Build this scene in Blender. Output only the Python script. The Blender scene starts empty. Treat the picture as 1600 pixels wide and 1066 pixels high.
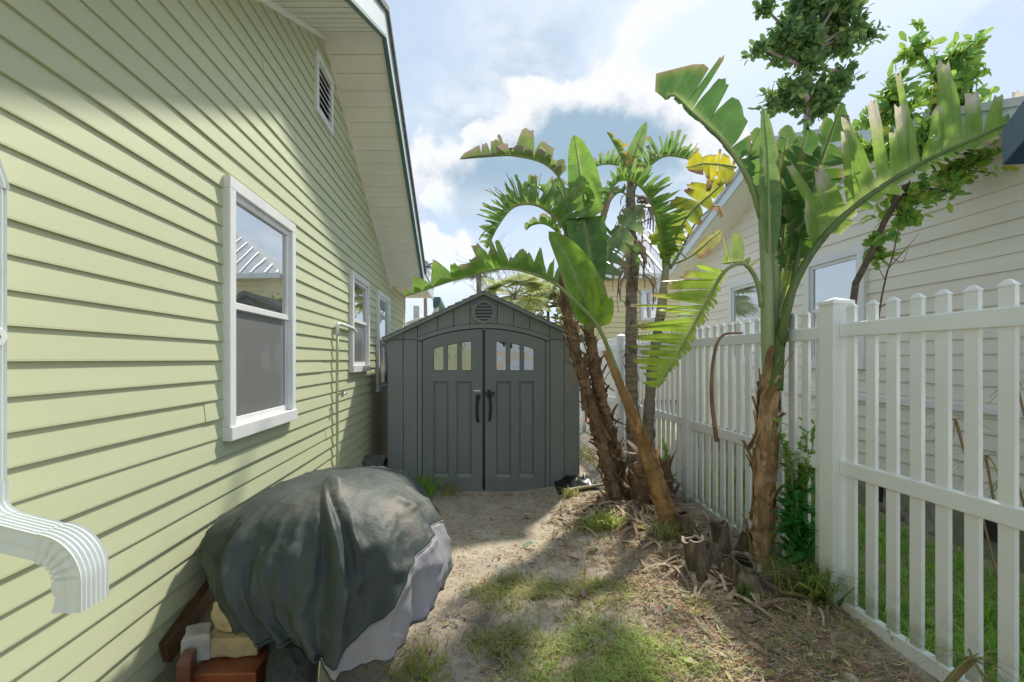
import bpy, bmesh, math, random
from math import sin, cos, pi, radians, sqrt
from mathutils import Vector, Matrix, noise
random.seed(7)
SC = bpy.context.scene
COL = SC.collection
# ------------------------------------------------------------------ camera
CAMH, F, VX, VY = 1.6, 720.0, 737.0, 562.0
cd = bpy.data.cameras.new('camera'); cam = bpy.data.objects.new('camera', cd); COL.objects.link(cam)
cam.location = (0, 0, CAMH); cam.rotation_euler = (radians(90), 0, 0)
cd.sensor_width = 36; cd.lens = 36 * F / 1600
cd.shift_x = (800 - VX) / 1600; cd.shift_y = (VY - 533) / 1600
cd.clip_start = 0.05; cd.clip_end = 3000
SC.camera = cam
SC.cycles.max_bounces = 6; SC.cycles.diffuse_bounces = 4; SC.cycles.glossy_bounces = 3; SC.cycles.transmission_bounces = 3
# ------------------------------------------------------------------ sun and sky
SUN_EL, SUN_AZ = radians(48), radians(31)      # azimuth from +y towards +x
sd = Vector((cos(SUN_EL) * sin(SUN_AZ), cos(SUN_EL) * cos(SUN_AZ), sin(SUN_EL)))
sl = bpy.data.lights.new('sun', 'SUN'); sun = bpy.data.objects.new('sun', sl); COL.objects.link(sun)
sl.energy = 2.1; sl.angle = radians(3.0); sl.color = (1, 0.93, 0.80)
sun.rotation_euler = sd.to_track_quat('Z', 'Y').to_euler(); sun.location = sd * 40
W = bpy.data.worlds.new('World'); SC.world = W; W.use_nodes = True
W.cycles.sampling_method = 'MANUAL'; W.cycles.sample_map_resolution = 512
VS = SC.view_settings; VS.view_transform = 'Standard'; VS.look = 'None'; VS.exposure = 1.26; VS.gamma = 1
VS.use_curve_mapping = False


class NT:
    """small helper to write node trees"""
    def __init__(s, tree):
        s.t = tree; s.n = tree.nodes; s.l = tree.links

    def node(s, typ, **kw):
        n = s.n.new(typ)
        for k, v in kw.items():
            setattr(n, k, v)
        return n

    def put(s, sock, v):
        if v is None: return
        if isinstance(v, bpy.types.NodeSocket): s.l.new(v, sock)
        elif isinstance(v, (tuple, list)) and sock.type == 'RGBA': sock.default_value = (*v[:3], 1)
        else: sock.default_value = v

    def math(s, op, a, b=None, c=None, clamp=False):
        n = s.node('ShaderNodeMath', operation=op, use_clamp=clamp)
        for i, v in enumerate((a, b, c)): s.put(n.inputs[i], v)
        return n.outputs[0]

    def mix(s, f, a, b, mode='MIX'):
        n = s.node('ShaderNodeMix', data_type='RGBA', blend_type=mode)
        s.put(n.inputs[0], f); s.put(n.inputs[6], a); s.put(n.inputs[7], b)
        return n.outputs[2]

    def noise(s, vec, scale, detail=4, rough=0.55, dist=0.0, col=False):
        n = s.node('ShaderNodeTexNoise')
        if vec is not None: s.l.new(vec, n.inputs['Vector'])
        n.inputs['Scale'].default_value = scale; n.inputs['Detail'].default_value = detail
        n.inputs['Roughness'].default_value = rough; n.inputs['Distortion'].default_value = dist
        return n.outputs['Color' if col else 'Fac']

    def step(s, v, a, b, lo=0.0, hi=1.0):
        n = s.node('ShaderNodeMapRange', interpolation_type='SMOOTHSTEP')
        s.put(n.inputs[0], v)
        for i, q in enumerate((a, b, lo, hi)): s.put(n.inputs[i + 1], q)
        return n.outputs[0]

    def scale(s, vec, sc):
        n = s.node('ShaderNodeMapping'); s.l.new(vec, n.inputs[0]); n.inputs['Scale'].default_value = sc
        return n.outputs[0]


def build_sky():
    T = NT(W.node_tree); T.n.clear()
    out = T.node('ShaderNodeOutputWorld'); bg = T.node('ShaderNodeBackground'); bg.inputs[1].default_value = 0.107
    sky = T.node('ShaderNodeTexSky', sky_type='NISHITA', sun_disc=False)
    sky.sun_elevation = SUN_EL; sky.sun_rotation = SUN_AZ; sky.air_density = 1; sky.dust_density = 1.5
    d = T.node('ShaderNodeTexCoord').outputs['Generated']
    sp = T.node('ShaderNodeSeparateXYZ'); T.l.new(d, sp.inputs[0]); X, Y, Z = sp.outputs
    # layered broken cloud, the same all round the sky
    zz = T.math('ADD', T.math('MAXIMUM', Z, 0.0), 0.22)
    cb = T.node('ShaderNodeCombineXYZ')
    T.put(cb.inputs[0], T.math('DIVIDE', X, zz)); T.put(cb.inputs[1], T.math('DIVIDE', Y, zz))
    n1 = T.noise(cb.outputs[0], 1.15, 6, 0.56, 0.25)
    wisp = T.step(n1, 0.42, 0.62)
    n2 = T.noise(cb.outputs[0], 3.1, 5, 0.62, 0.2)
    blue = T.mix(0.84, sky.outputs[0], (2.0, 2.55, 3.2))
    haze = T.step(Z, 0.0, 0.42, 0.7, 0.05)
    c = T.mix(haze, blue, (3.4, 3.85, 4.4))
    white = T.mix(T.step(n2, 0.38, 0.64), (2.1, 2.6, 3.15), (3.7, 3.85, 4.05))
    c = T.mix(T.math('MULTIPLY', wisp, 0.75), c, white)
    # heaped clouds standing at given bearings

    def heap(c, az, el, ra, re, seed, k, body, lo=0.0, amp=0.85):
        a0 = Vector((sin(az) * cos(el), cos(az) * cos(el), sin(el)))
        right = Vector((cos(az), -sin(az), 0)); up = right.cross(a0) * 1.0
        if up.z < 0: up = -up
        def dot(v):
            n = T.node('ShaderNodeVectorMath', operation='DOT_PRODUCT'); T.l.new(d, n.inputs[0]); n.inputs[1].default_value = v
            return n.outputs['Value']
        u = T.math('DIVIDE', dot(right), ra); v = T.math('DIVIDE', dot(up), re)
        r = T.math('SQRT', T.math('ADD', T.math('MULTIPLY', u, u), T.math('MULTIPLY', v, v)))
        r = T.math('ADD', r, T.step(dot(a0), 0.0, 0.3, 9.0, 0.0))
        off = T.node('ShaderNodeVectorMath', operation='ADD'); T.l.new(d, off.inputs[0]); off.inputs[1].default_value = (seed, seed * .7, 0)
        nz = T.noise(off.outputs[0], k, 6, 0.58, 0.0)
        nz = T.math('SUBTRACT', nz, 0.5)
        fld = T.math('ADD', T.math('SUBTRACT', 1.0, r), T.math('MULTIPLY', nz, amp * 1.6))
        top = T.step(v, -0.9, 0.1)
        mask = T.math('MULTIPLY', T.step(fld, 0.0, 0.12), top)
        fl2 = T.math('ADD', fld, T.math('MULTIPLY', v, -0.30))
        col = T.mix(T.step(fl2, 0.05, 0.36), (3.85, 3.9, 4.0), body)
        return T.mix(mask, c, col)
    c = heap(c, radians(-5), radians(10), 0.13, 0.11, 3.1, 9, (3.7, 4.1, 4.6))
    c = heap(c, radians(-1), radians(19), 0.10, 0.05, 9.4, 11, (3.7, 4.1, 4.6))
    c = heap(c, radians(33), radians(31), 0.30, 0.12, 1.7, 5, (3.3, 3.75, 4.25), amp=0.8)
    c = heap(c, radians(12.5), radians(22.5), 0.30, 0.16, 5.3, 7.0, (1.5, 2.1, 2.65), amp=0.75)
    T.put(bg.inputs[0], c); T.l.new(bg.outputs[0], out.inputs[0])


build_sky()
# ------------------------------------------------------------------ materials
MATS = {}


def mat(name, color, rough=0.6, spec=0.4, nscale=6, var=0.10, bump=0.0, bscale=40, dirt=None, dscale=2.0, dlo=.55, dhi=.75,
        attr=False, trans=0.0, metal=0.0, stretch=(1, 1, 1), sheen=0.0, coat=0.0, bdist=0.01, zd=None):
    if name in MATS: return MATS[name]
    m = bpy.data.materials.new(name); m.use_nodes = True; T = NT(m.node_tree)
    b = T.n['Principled BSDF']; out = T.n['Material Output']
    co = T.node('ShaderNodeTexCoord').outputs['Object']
    v = T.scale(co, stretch)
    base = color
    if attr:
        base = T.node('ShaderNodeAttribute', attribute_name='tint').outputs['Color']
    n = T.noise(v, nscale, 5)
    f = T.step(n, 0.3, 0.7, 1 - var, 1 + var)
    hs = T.node('ShaderNodeHueSaturation'); T.put(hs.inputs['Color'], base); T.put(hs.inputs['Value'], f)
    c = hs.outputs[0]
    if dirt:
        c = T.mix(T.step(T.noise(v, dscale, 7, 0.65), dlo, dhi), c, dirt)
    if zd:
        sp = T.node('ShaderNodeSeparateXYZ'); g_ = T.node('ShaderNodeNewGeometry'); T.l.new(g_.outputs['Position'], sp.inputs[0])
        f2 = T.math('ADD', T.step(sp.outputs[2], 0.0, zd[0], 1.0, 0.0), T.math('MULTIPLY', T.math('SUBTRACT', T.noise(co, 7, 6, .7), .5), 1.5))
        c = T.mix(T.math('MULTIPLY', T.step(f2, .45, 1.1), zd[2]), c, zd[1])
    T.put(b.inputs['Base Color'], c)
    b.inputs['Roughness'].default_value = rough; b.inputs['Specular IOR Level'].default_value = spec
    b.inputs['Metallic'].default_value = metal
    if coat: b.inputs['Coat Weight'].default_value = coat
    if sheen: b.inputs['Sheen Weight'].default_value = sheen
    if bump:
        bp = T.node('ShaderNodeBump'); bp.inputs['Strength'].default_value = bump; bp.inputs['Distance'].default_value = bdist
        T.l.new(T.noise(v, bscale, 5), bp.inputs['Height']); T.l.new(bp.outputs[0], b.inputs['Normal'])
    if trans:
        tr = T.node('ShaderNodeBsdfTranslucent')
        h2 = T.node('ShaderNodeHueSaturation'); T.put(h2.inputs['Color'], c); h2.inputs['Value'].default_value = 1.9
        h2.inputs['Hue'].default_value = 0.485
        T.put(tr.inputs[0], h2.outputs[0])
        mx = T.node('ShaderNodeMixShader'); mx.inputs[0].default_value = trans
        T.l.new(b.outputs[0], mx.inputs[1]); T.l.new(tr.outputs[0], mx.inputs[2]); T.l.new(mx.outputs[0], out.inputs[0])
    MATS[name] = m
    return m


def glass_mat(name, base, gloss, wav=0.0, wscale=6):
    m = bpy.data.materials.new(name); m.use_nodes = True; T = NT(m.node_tree)
    b = T.n['Principled BSDF']; out = T.n['Material Output']
    b.inputs['Base Color'].default_value = (*base, 1); b.inputs['Roughness'].default_value = 0.35
    g = T.node('ShaderNodeBsdfGlossy'); g.inputs['Roughness'].default_value = 0.012; g.inputs['Color'].default_value = (.93, .96, .97, 1)
    mx = T.node('ShaderNodeMixShader'); mx.inputs[0].default_value = gloss
    if wav:
        co = T.node('ShaderNodeTexCoord').outputs['Object']
        bp = T.node('ShaderNodeBump'); bp.inputs['Strength'].default_value = wav; bp.inputs['Distance'].default_value = 0.02
        T.l.new(T.noise(co, wscale, 1, 0.4), bp.inputs['Height']); T.l.new(bp.outputs[0], g.inputs['Normal'])
    T.l.new(b.outputs[0], mx.inputs[1]); T.l.new(g.outputs[0], mx.inputs[2]); T.l.new(mx.outputs[0], out.inputs[0])
    MATS[name] = m
    return m


SIDE = mat('green_vinyl', (.545, .585, .385), .5, .35, 1.3, .05, 0, 60, (.505, .55, .345), 1.1, .45, .75, stretch=(1, .3, 1.5), zd=(.7, (.33, .33, .22), .5))
SIDE2 = mat('beige_vinyl', (.82, .775, .685), .55, .3, 1.3, .05, 0, 60, (.76, .71, .625), 1.0, .5, .8, stretch=(1, .25, 2))
CORE = mat('wall_sheathing', (.22, .24, .16), .8)
SOFF = mat('soffit_vinyl', (.86, .85, .77), .6, .3, 2, .04, .15, 90)
WHITE = mat('white_vinyl_frame', (.76, .775, .78), .42, .4, 3, .04, dirt=(.62, .64, .62), dscale=5, dlo=.58, dhi=.85)
FENCE = mat('white_vinyl_fence', (.86, .875, .86), .40, .45, 2, .03, dirt=(.74, .77, .71), dscale=2.4, dlo=.52, dhi=.85, zd=(.6, (.40, .44, .33), .9))
FENCED = mat('white_vinyl_mildewed', (.84, .85, .82), .45, .4, 3, .05, dirt=(.22, .23, .18), dscale=11, dlo=.62, dhi=.70)
TEAL = mat('teal_trim_paint', (.085, .165, .158), .5)
FASC = mat('pale_fascia_metal', (.62, .70, .72), .35, .5, 3, .04)
SHED = mat('shed_resin', (.235, .258, .262), .55, .35, 3, .05, .25, 120, (.28, .295, .295), 1.6, .5, .8, stretch=(1, 1, .3))
SHEDD = mat('shed_door_resin', (.19, .215, .222), .5, .4, 3, .05, .25, 120, (.225, .245, .25), 1.6, .5, .8, stretch=(1, 1, .3))
SHEDG = mat('shed_groove', (.045, .052, .052), .7)
BLACK = mat('black_plastic', (.014, .018, .018), .35, .5)
RUBBER = mat('black_rubber', (.022, .03, .032), .6, .4, 30, .2, .3, 60)
GLASS = glass_mat('window_glass', (.05, .06, .06), .62, .04, 2.5)
GLASSN = glass_mat('neighbour_glass', (.10, .14, .15), .55, .06, 3)
SCREEN = glass_mat('insect_screen', (.21, .215, .215), .13, .05, 2.5)
PANE = glass_mat('shed_pane', (.03, .035, .035), .30, .55, 4.5)
SPOUT = mat('white_downspout', (.72, .77, .76), .35, .5, 5, .04, dirt=(.55, .60, .58), dscale=6, dlo=.6, dhi=.85)
PIPEG = mat('green_painted_pipe', (.50, .54, .33), .5)
COVER = mat('charcoal_cover', (.042, .058, .054), .58, .4, 2.5, .25, .35, 9, (.15, .125, .095), 2.6, .50, .78, bdist=.03)
COVERG = mat('grey_cover_panel', (.24, .24, .26), .6, .4, 5, .10, .3, 14, (.19, .19, .2), 4, .55, .8, bdist=.02)
WOOD = mat('dark_stained_wood', (.095, .045, .018), .38, .5, 8, .35, .3, 30, stretch=(3, .3, 3))
BRICK = mat('red_brown_block', (.25, .075, .030), .32, .5, 9, .2, .4, 40, (.17, .05, .022), 5)
TAN = mat('tan_stone', (.50, .42, .25), .85, .2, 9, .2, .8, 30, (.36, .29, .17), 7)
GREY = mat('grey_stone', (.42, .42, .39), .85, .2, 9, .15, .8, 30, (.30, .29, .26), 7)
METALR = mat('white_metal_roof', (.58, .59, .60), .85, .08)
YELL = mat('yellow_siding', (.78, .70, .44), .6, .3, 2, .04)
CONC = mat('patched_foundation', (.34, .31, .28), .9, .2, 4, .2, .5, 20, (.17, .13, .10), 3.5, .5, .62)
FABRIC = mat('blue_canvas', (.035, .085, .16), .7, .2, 4, .1, .2, 200)
METAL = mat('grey_metal', (.35, .36, .37), .35, .5, metal=.8)
LEAF = mat('broad_leaf', (.1, .2, .03), .36, .45, 9, .16, .25, 25, attr=True, trans=.42, stretch=(1, 1, 1))
FOL = mat('small_leaf', (.1, .2, .03), .45, .4, 12, .2, attr=True, trans=.35)
GRASS = mat('grass_blade', (.1, .2, .03), .55, .3, 6, .2, attr=True, trans=.35)
STRAW = mat('dry_litter', (.3, .2, .1), .8, .2, 15, .25, attr=True, trans=.12)
BARK = mat('fibrous_trunk', (.30, .19, .12), .9, .2, 14, .4, 1.0, 24, (.15, .09, .06), 9, stretch=(1, 1, 2.2), attr=False, bdist=.03)
BARKG = mat('grey_ringed_trunk', (.30, .25, .19), .9, .2, 8, .3, .9, 26, (.14, .11, .08), 10, stretch=(.4, .4, 3), bdist=.03)
HUSK = mat('dry_husk', (.3, .17, .08), .7, .3, 18, .3, .5, 30, attr=True, trans=.10, stretch=(1, 1, .35))
PETI = mat('green_stem', (.24, .29, .11), .5, .4, 14, .18, .3, 40, (.30, .27, .13), 6, stretch=(1, 1, .15), attr=False)
STUMP = mat('weathered_stump', (.22, .17, .12), .9, .2, 16, .4, .9, 30, (.07, .055, .045), 5, .47, .66, stretch=(2, 2, .35), bdist=.03)
TWIG = mat('brown_twig', (.13, .095, .07), .85, .2, 20, .25)
SHEET = mat('grey_board', (.10, .105, .10), .7)



def leaf_veins(m):
    T = NT(m.node_tree); b = T.n['Principled BSDF']
    at = T.node('ShaderNodeAttribute', attribute_name='vein').outputs['Fac']
    w = T.math('SINE', T.math('MULTIPLY', at, 560.0)); w2 = T.math('SINE', T.math('MULTIPLY', at, 173.0))
    h = T.math('ADD', T.math('MULTIPLY', w, .5), T.math('MULTIPLY', w2, .6))
    bp = T.node('ShaderNodeBump'); bp.inputs['Strength'].default_value = .35; bp.inputs['Distance'].default_value = .004
    T.l.new(h, bp.inputs['Height']); T.l.new(bp.outputs[0], b.inputs['Normal'])
    hs = [n for n in T.n if n.type == 'HUE_SAT'][0]; src = hs.inputs['Value'].links[0].from_socket
    T.l.new(T.math('MULTIPLY', src, T.math('ADD', 1.0, T.math('MULTIPLY', h, .07))), hs.inputs['Value'])


leaf_veins(LEAF)
# ------------------------------------------------------------------ mesh building


class MB:
    def __init__(s):
        s.v = []; s.f = []; s.c = []; s.cc = None

    def add(s, p):
        s.v.append(tuple(p)); s.c.append(s.cc or (1, 1, 1)); return len(s.v) - 1

    def quad(s, a, b, c, d): s.f.append((s.add(a), s.add(b), s.add(c), s.add(d)))

    def box(s, x0, x1, y0, y1, z0, z1):
        i = len(s.v)
        for z in (z0, z1):
            for x, y in ((x0, y0), (x1, y0), (x1, y1), (x0, y1)): s.add((x, y, z))
        for q in ((3, 2, 1, 0), (4, 5, 6, 7), (0, 1, 5, 4), (1, 2, 6, 5), (2, 3, 7, 6), (3, 0, 4, 7)): s.f.append(tuple(i + k for k in q))
        return s

    def prism(s, poly, a, b, axis='x'):
        """poly of 2-d points extruded from a to b along the axis; 2-d order is (y,z), (x,z) or (x,y)"""
        def P(t, p):
            return {'x': (t, p[0], p[1]), 'y': (p[0], t, p[1]), 'z': (p[0], p[1], t)}[axis]
        n = len(poly); i = len(s.v)
        for t in (a, b):
            for p in poly: s.add(P(t, p))
        s.f.append(tuple(i + k for k in range(n))); s.f.append(tuple(i + n + k for k in reversed(range(n))))
        for k in range(n): s.f.append((i + k, i + (k + 1) % n, i + n + (k + 1) % n, i + n + k))
        return s

    def hull8(s, pts):
        i = len(s.v)
        for p in pts: s.add(p)
        for q in ((3, 2, 1, 0), (4, 5, 6, 7), (0, 1, 5, 4), (1, 2, 6, 5), (2, 3, 7, 6), (3, 0, 4, 7)): s.f.append(tuple(i + k for k in q))
        return s

    def tube(s, pts, rad, n=8, cap=True, sq=None, fn=None):
        pts = [Vector(p) for p in pts]; m = len(pts); i0 = len(s.v)
        ref = Vector((0, 0, 1)); t0 = (pts[1] - pts[0]).normalized()
        if abs(t0.dot(ref)) > .9: ref = Vector((0, 1, 0))
        a = t0.cross(ref).normalized()
        for k, p in enumerate(pts):
            t = (pts[min(k + 1, m - 1)] - pts[max(k - 1, 0)]).normalized()
            a = (a - t * a.dot(t)).normalized(); b = t.cross(a)
            r = rad[k] if isinstance(rad, (list, tuple)) else rad
            for j in range(n):
                an = 2 * pi * j / n
                rr = r * (fn(k, an) if fn else 1)
                s.add(p + (a * cos(an) + b * sin(an)) * rr)
        for k in range(m - 1):
            for j in range(n):
                s.f.append((i0 + k * n + j, i0 + k * n + (j + 1) % n, i0 + (k + 1) * n + (j + 1) % n, i0 + (k + 1) * n + j))
        if cap:
            s.f.append(tuple(i0 + j for j in reversed(range(n)))); s.f.append(tuple(i0 + (m - 1) * n + j for j in range(n)))
        return s

    def build(s, name, m, parent=None, smooth=False, bevel=0, attr=False, **tg):
        me = bpy.data.meshes.new(name); me.from_pydata(s.v, [], s.f); me.validate()
        if attr:
            at = me.color_attributes.new('tint', 'FLOAT_COLOR', 'POINT')
            at.data.foreach_set('color', [q for c in s.c for q in (*c, 1)])
        if not attr or True:
            bm = bmesh.new(); bm.from_mesh(me)
            if not attr: bmesh.ops.recalc_face_normals(bm, faces=bm.faces)
            bm.to_mesh(me); bm.free()
        me.materials.append(m)
        if smooth:
            me.polygons.foreach_set('use_smooth', [True] * len(me.polygons))
        o = bpy.data.objects.new(name, me); COL.objects.link(o)
        if bevel:
            md = o.modifiers.new('bevel', 'BEVEL'); md.width = bevel; md.segments = 2; md.limit_method = 'ANGLE'
            md.angle_limit = radians(35)
        put(o, parent)
        if tg: tag(o, **tg)
        return o


def put(o, parent):
    if parent is None: return
    o.parent = parent
    o.matrix_parent_inverse = Matrix.Translation(wloc(parent)).inverted()


def wloc(o):
    return Vector(o.location)


def tag(o, label=None, cat=None, group=None, kind=None):
    if label: o['label'] = label
    if cat: o['category'] = cat
    if group: o['group'] = group
    if kind: o['kind'] = kind
    return o


def thing(name, label, cat, loc=(0, 0, 0), group=None):
    o = bpy.data.objects.new(name, None); COL.objects.link(o); o.location = loc; o.empty_display_size = .1
    return tag(o, label, cat, group)


def share(o, loc, parent):
    c = o.copy(); COL.objects.link(c); c.location = loc
    c.parent = None
    put(c, parent)
    return c


def pt(px, py, d): return Vector(((px - VX) * d / F, d, CAMH - (py - VY) * d / F))


def sm(a, b, x):
    t = max(0, min(1, (x - a) / (b - a))); return t * t * (3 - 2 * t)


def spline(P, n):
    """Catmull-Rom through points, n samples, roughly even in arc length"""
    P = [Vector(p) for p in P]
    Q = [P[0] * 2 - P[1]] + P + [P[-1] * 2 - P[-2]]
    out = []
    for i in range(1, len(Q) - 2):
        for k in range(16):
            t = k / 16
            a, b, c, d = Q[i - 1], Q[i], Q[i + 1], Q[i + 2]
            out.append(.5 * ((2 * b) + (c - a) * t + (2 * a - 5 * b + 4 * c - d) * t * t + (3 * b - a - 3 * c + d) * t ** 3))
    out.append(P[-1])
    L = [0]
    for i in range(1, len(out)): L.append(L[-1] + (out[i] - out[i - 1]).length)
    res = []; j = 0
    for k in range(n):
        s = L[-1] * k / (n - 1)
        while j < len(L) - 2 and L[j + 1] < s: j += 1
        t = (s - L[j]) / max(1e-9, L[j + 1] - L[j])
        res.append(out[j].lerp(out[j + 1], min(1, t)))
    return res


def N3(x, y, z=0.0): return noise.noise(Vector((x, y, z)))


# ------------------------------------------------------------------ ground
def hgt(x, y):
    h = -.045 + .12 * sm(2.0, 5.5, y) * sm(.5, 1.5, x)
    h += .05 * math.exp(-((x - 1.75) ** 2 / .5 + (y - 3.8) ** 2 / 1.2))
    h += .05 * math.exp(-((x - 1.5) ** 2 / .15 + (y - 4.75) ** 2 / .2))
    if -2 < x < 6 and 0 < y < 12:
        h += .022 * N3(x * 1.3, y * 1.3) + .010 * N3(x * 4.5, y * 4.5, 3)
    return h


PATCH = [  # ground patches of grass: x, y, rx, ry, blades, height, hue
    (.82, 2.46, .42, .36, 7500, .045, 0), (.45, 2.3, .25, .2, 800, .04, 0), (.86, 3.22, .28, .20, 1500, .045, 1), (.31, 3.26, .28, .22, 1800, .05, 1),
    (1.22, 4.22, .13, .08, 330, .14, 2), (1.00, 4.30, .10, .08, 130, .10, 1), (1.72, 3.98, .13, .12, 260, .14, 1),
    (.20, 2.66, .22, .17, 900, .05, 1), (-.28, 2.45, .16, .2, 320, .055, 2), (-.35, 2.0, .2, .3, 300, .06, 1),
    (.16, 5.55, .9, .05, 90, .07, 1), (1.12, 5.25, .09, .08, 120, .11, 1), (1.95, 2.55, .3, .3, 160, .06, 1), (1.5, 2.2, .4, .3, 160, .05, 1),
    (1.75, 7.3, .22, .6, 500, .13, 1), (2.15, 2.9, .2, .25, 200, .07, 1), (1.9, 3.08, .06, .05, 60, .05, 2), (1.45, 3.0, .12, .1, 70, .04, 2)]


def ground_mat():
    m = bpy.data.materials.new('bare_soil'); m.use_nodes = True; T = NT(m.node_tree); b = T.n['Principled BSDF']
    co = T.node('ShaderNodeTexCoord').outputs['Object']
    at = T.node('ShaderNodeAttribute', attribute_name='tint'); sp = T.node('ShaderNodeSeparateColor'); T.l.new(at.outputs['Color'], sp.inputs[0])
    mul, gr, dk = sp.outputs
    n1 = T.noise(co, 3.2, 8, .62); n2 = T.noise(co, 22, 6, .7); n3 = T.noise(co, 90, 3, .6)
    c = T.mix(T.step(n1, .36, .66), (.45, .385, .305), (.58, .51, .41))
    c = T.mix(T.math('MULTIPLY', T.step(n2, .50, .70), .7), c, (.19, .15, .115))
    c = T.mix(T.math('MULTIPLY', T.step(n3, .56, .72), .55), c, (.50, .44, .35))
    mc = T.mix(T.step(n2, .40, .62), (.44, .33, .215), (.22, .165, .115))
    f = T.math('ADD', mul, T.math('MULTIPLY', T.math('SUBTRACT', n1, .5), 1.3))
    c = T.mix(T.step(f, .35, .7), c, mc)
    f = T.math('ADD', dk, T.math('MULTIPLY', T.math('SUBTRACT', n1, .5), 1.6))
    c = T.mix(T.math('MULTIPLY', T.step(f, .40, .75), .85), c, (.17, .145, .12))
    gc = T.mix(n2, (.24, .25, .10), (.40, .37, .20))
    f = T.math('ADD', gr, T.math('MULTIPLY', T.math('SUBTRACT', n2, .5), .8))
    c = T.mix(T.math('MULTIPLY', T.step(f, .35, .8), .8), c, gc)
    T.put(b.inputs['Base Color'], c); b.inputs['Roughness'].default_value = .95; b.inputs['Specular IOR Level'].default_value = .15
    bp = T.node('ShaderNodeBump'); bp.inputs['Strength'].default_value = .9; bp.inputs['Distance'].default_value = .018
    hh = T.math('ADD', T.math('MULTIPLY', n2, .8), T.math('MULTIPLY', n3, .5))
    T.l.new(hh, bp.inputs['Height']); T.l.new(bp.outputs[0], b.inputs['Normal'])
    return m


def ground():
    def axis(lo, hi, step, far):
        a = [lo + step * i for i in range(int((hi - lo) / step) + 1)]
        g = step; L = [a[0]]; R = [a[-1]]
        while R[-1] < far:
            g *= 1.6; R.append(R[-1] + g); L.append(L[-1] - g)
        return L[:0:-1] + a + R[1:]
    xs = axis(-1.6, 4.2, .05, 900); ys = axis(1.2, 8.0, .05, 900)
    mb = MB()
    for y in ys:
        for x in xs:
            mul = max(math.exp(-(((x - 1.75) / .75) ** 2 + ((y - 3.3) / 1.5) ** 2) ** 2) * .8, .55 * sm(1.0, 1.6, x) * sm(2.45, 2.3, x) * sm(6, 5, y))
            gr = .0
            for (cx, cy, rx, ry, nb, hh, hu) in PATCH:
                if nb > 400: gr = max(gr, math.exp(-(((x - cx) / rx) ** 2 + ((y - cy) / ry) ** 2)) * .6)
            if 2.5 < x < 4.3 and y > .5: gr = 1.0
            if y > 11: gr = .6
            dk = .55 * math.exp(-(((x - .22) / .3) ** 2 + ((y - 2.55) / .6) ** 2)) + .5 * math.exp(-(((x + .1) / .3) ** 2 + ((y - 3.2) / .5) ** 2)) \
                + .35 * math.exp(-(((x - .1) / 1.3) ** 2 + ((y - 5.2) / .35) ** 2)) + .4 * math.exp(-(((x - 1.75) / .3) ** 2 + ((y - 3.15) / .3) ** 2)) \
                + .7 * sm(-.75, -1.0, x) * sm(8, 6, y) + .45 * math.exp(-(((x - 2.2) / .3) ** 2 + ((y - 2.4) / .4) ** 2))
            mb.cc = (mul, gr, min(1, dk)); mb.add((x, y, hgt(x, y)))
    nx = len(xs)
    for j in range(len(ys) - 1):
        for i in range(nx - 1):
            a = j * nx + i; mb.f.append((a, a + 1, a + nx + 1, a + nx))
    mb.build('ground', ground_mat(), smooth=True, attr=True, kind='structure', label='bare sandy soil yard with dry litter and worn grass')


ground()


# ------------------------------------------------------------------ clapboard walls
def siding(parent, xw, side, ztop, y0, y1, zb, e, m, openings, name='siding_board', seamlen=3.66, lip=.013, seed=1):
    """courses of vinyl boards on the plane x=xw; each length of board an object. ztop(y) is the wall's upper edge"""
    rnd = random.Random(seed); k = 0; z = zb
    zmax = max(ztop(y0 + (y1 - y0) * i / 200) for i in range(201))
    def span(z):      # y range in which the wall is taller than z
        ok = [y0 + (y1 - y0) * i / 800 for i in range(801) if ztop(y0 + (y1 - y0) * i / 800) >= z]
        return (ok[0], ok[-1]) if ok else None
    while z < zmax - .02:
        zt = z + e
        A = span(z); B = span(min(zt, zmax - 1e-4))
        if not B: B = ((A[0] + A[1]) / 2,) * 2
        cuts = []
        for (oa, ob, oz0, oz1) in openings:
            if oz0 < z + e / 2 < oz1: cuts.append((oa, ob))
        segs = [(A[0], A[1])]
        for (ca, cb) in cuts:
            ns = []
            for (a, b) in segs:
                if cb <= a or ca >= b: ns.append((a, b)); continue
                if ca > a: ns.append((a, ca))
                if cb < b: ns.append((cb, b))
            segs = ns
        off = rnd.uniform(0, seamlen)
        fin = []
        for (a, b) in segs:
            c = a
            s = y0 - seamlen + off
            while s < b:
                if s > c + .15 and s < b - .15: fin.append((c, s)); c = s
                s += seamlen
            fin.append((c, b))
        for q, (a, b) in enumerate(fin):
            at = B[0] if a == A[0] else a; bt = B[1] if b == A[1] else b
            at = min(at, bt - .002) if at > a else at
            if b - a < .01: continue
            j = (q % 2) * .0018 + rnd.uniform(0, .0028)
            g = .0015
            lo, hi, bk = xw + side * (lip + j), xw + side * (.002 + j), xw - side * .004
            zl = zt - .001
            mb = MB()
            sec = [(bk, z), (lo, z), (lo, z + .007), (hi, zl), (bk, zl)]
            i = 0
            for (yy, yt) in ((a + g, at + g), (b - g, bt - g)):
                for (x, zz) in sec:
                    tt = (zz - z) / e
                    mb.add((x, yy + (yt - yy) * tt, zz))
            mb.f += [(0, 1, 2, 3, 4), (9, 8, 7, 6, 5)] + [(r, (r + 1) % 5, 5 + (r + 1) % 5, 5 + r) for r in range(5)]
            mb.build(name, m, parent)
        z += e; k += 1


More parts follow.
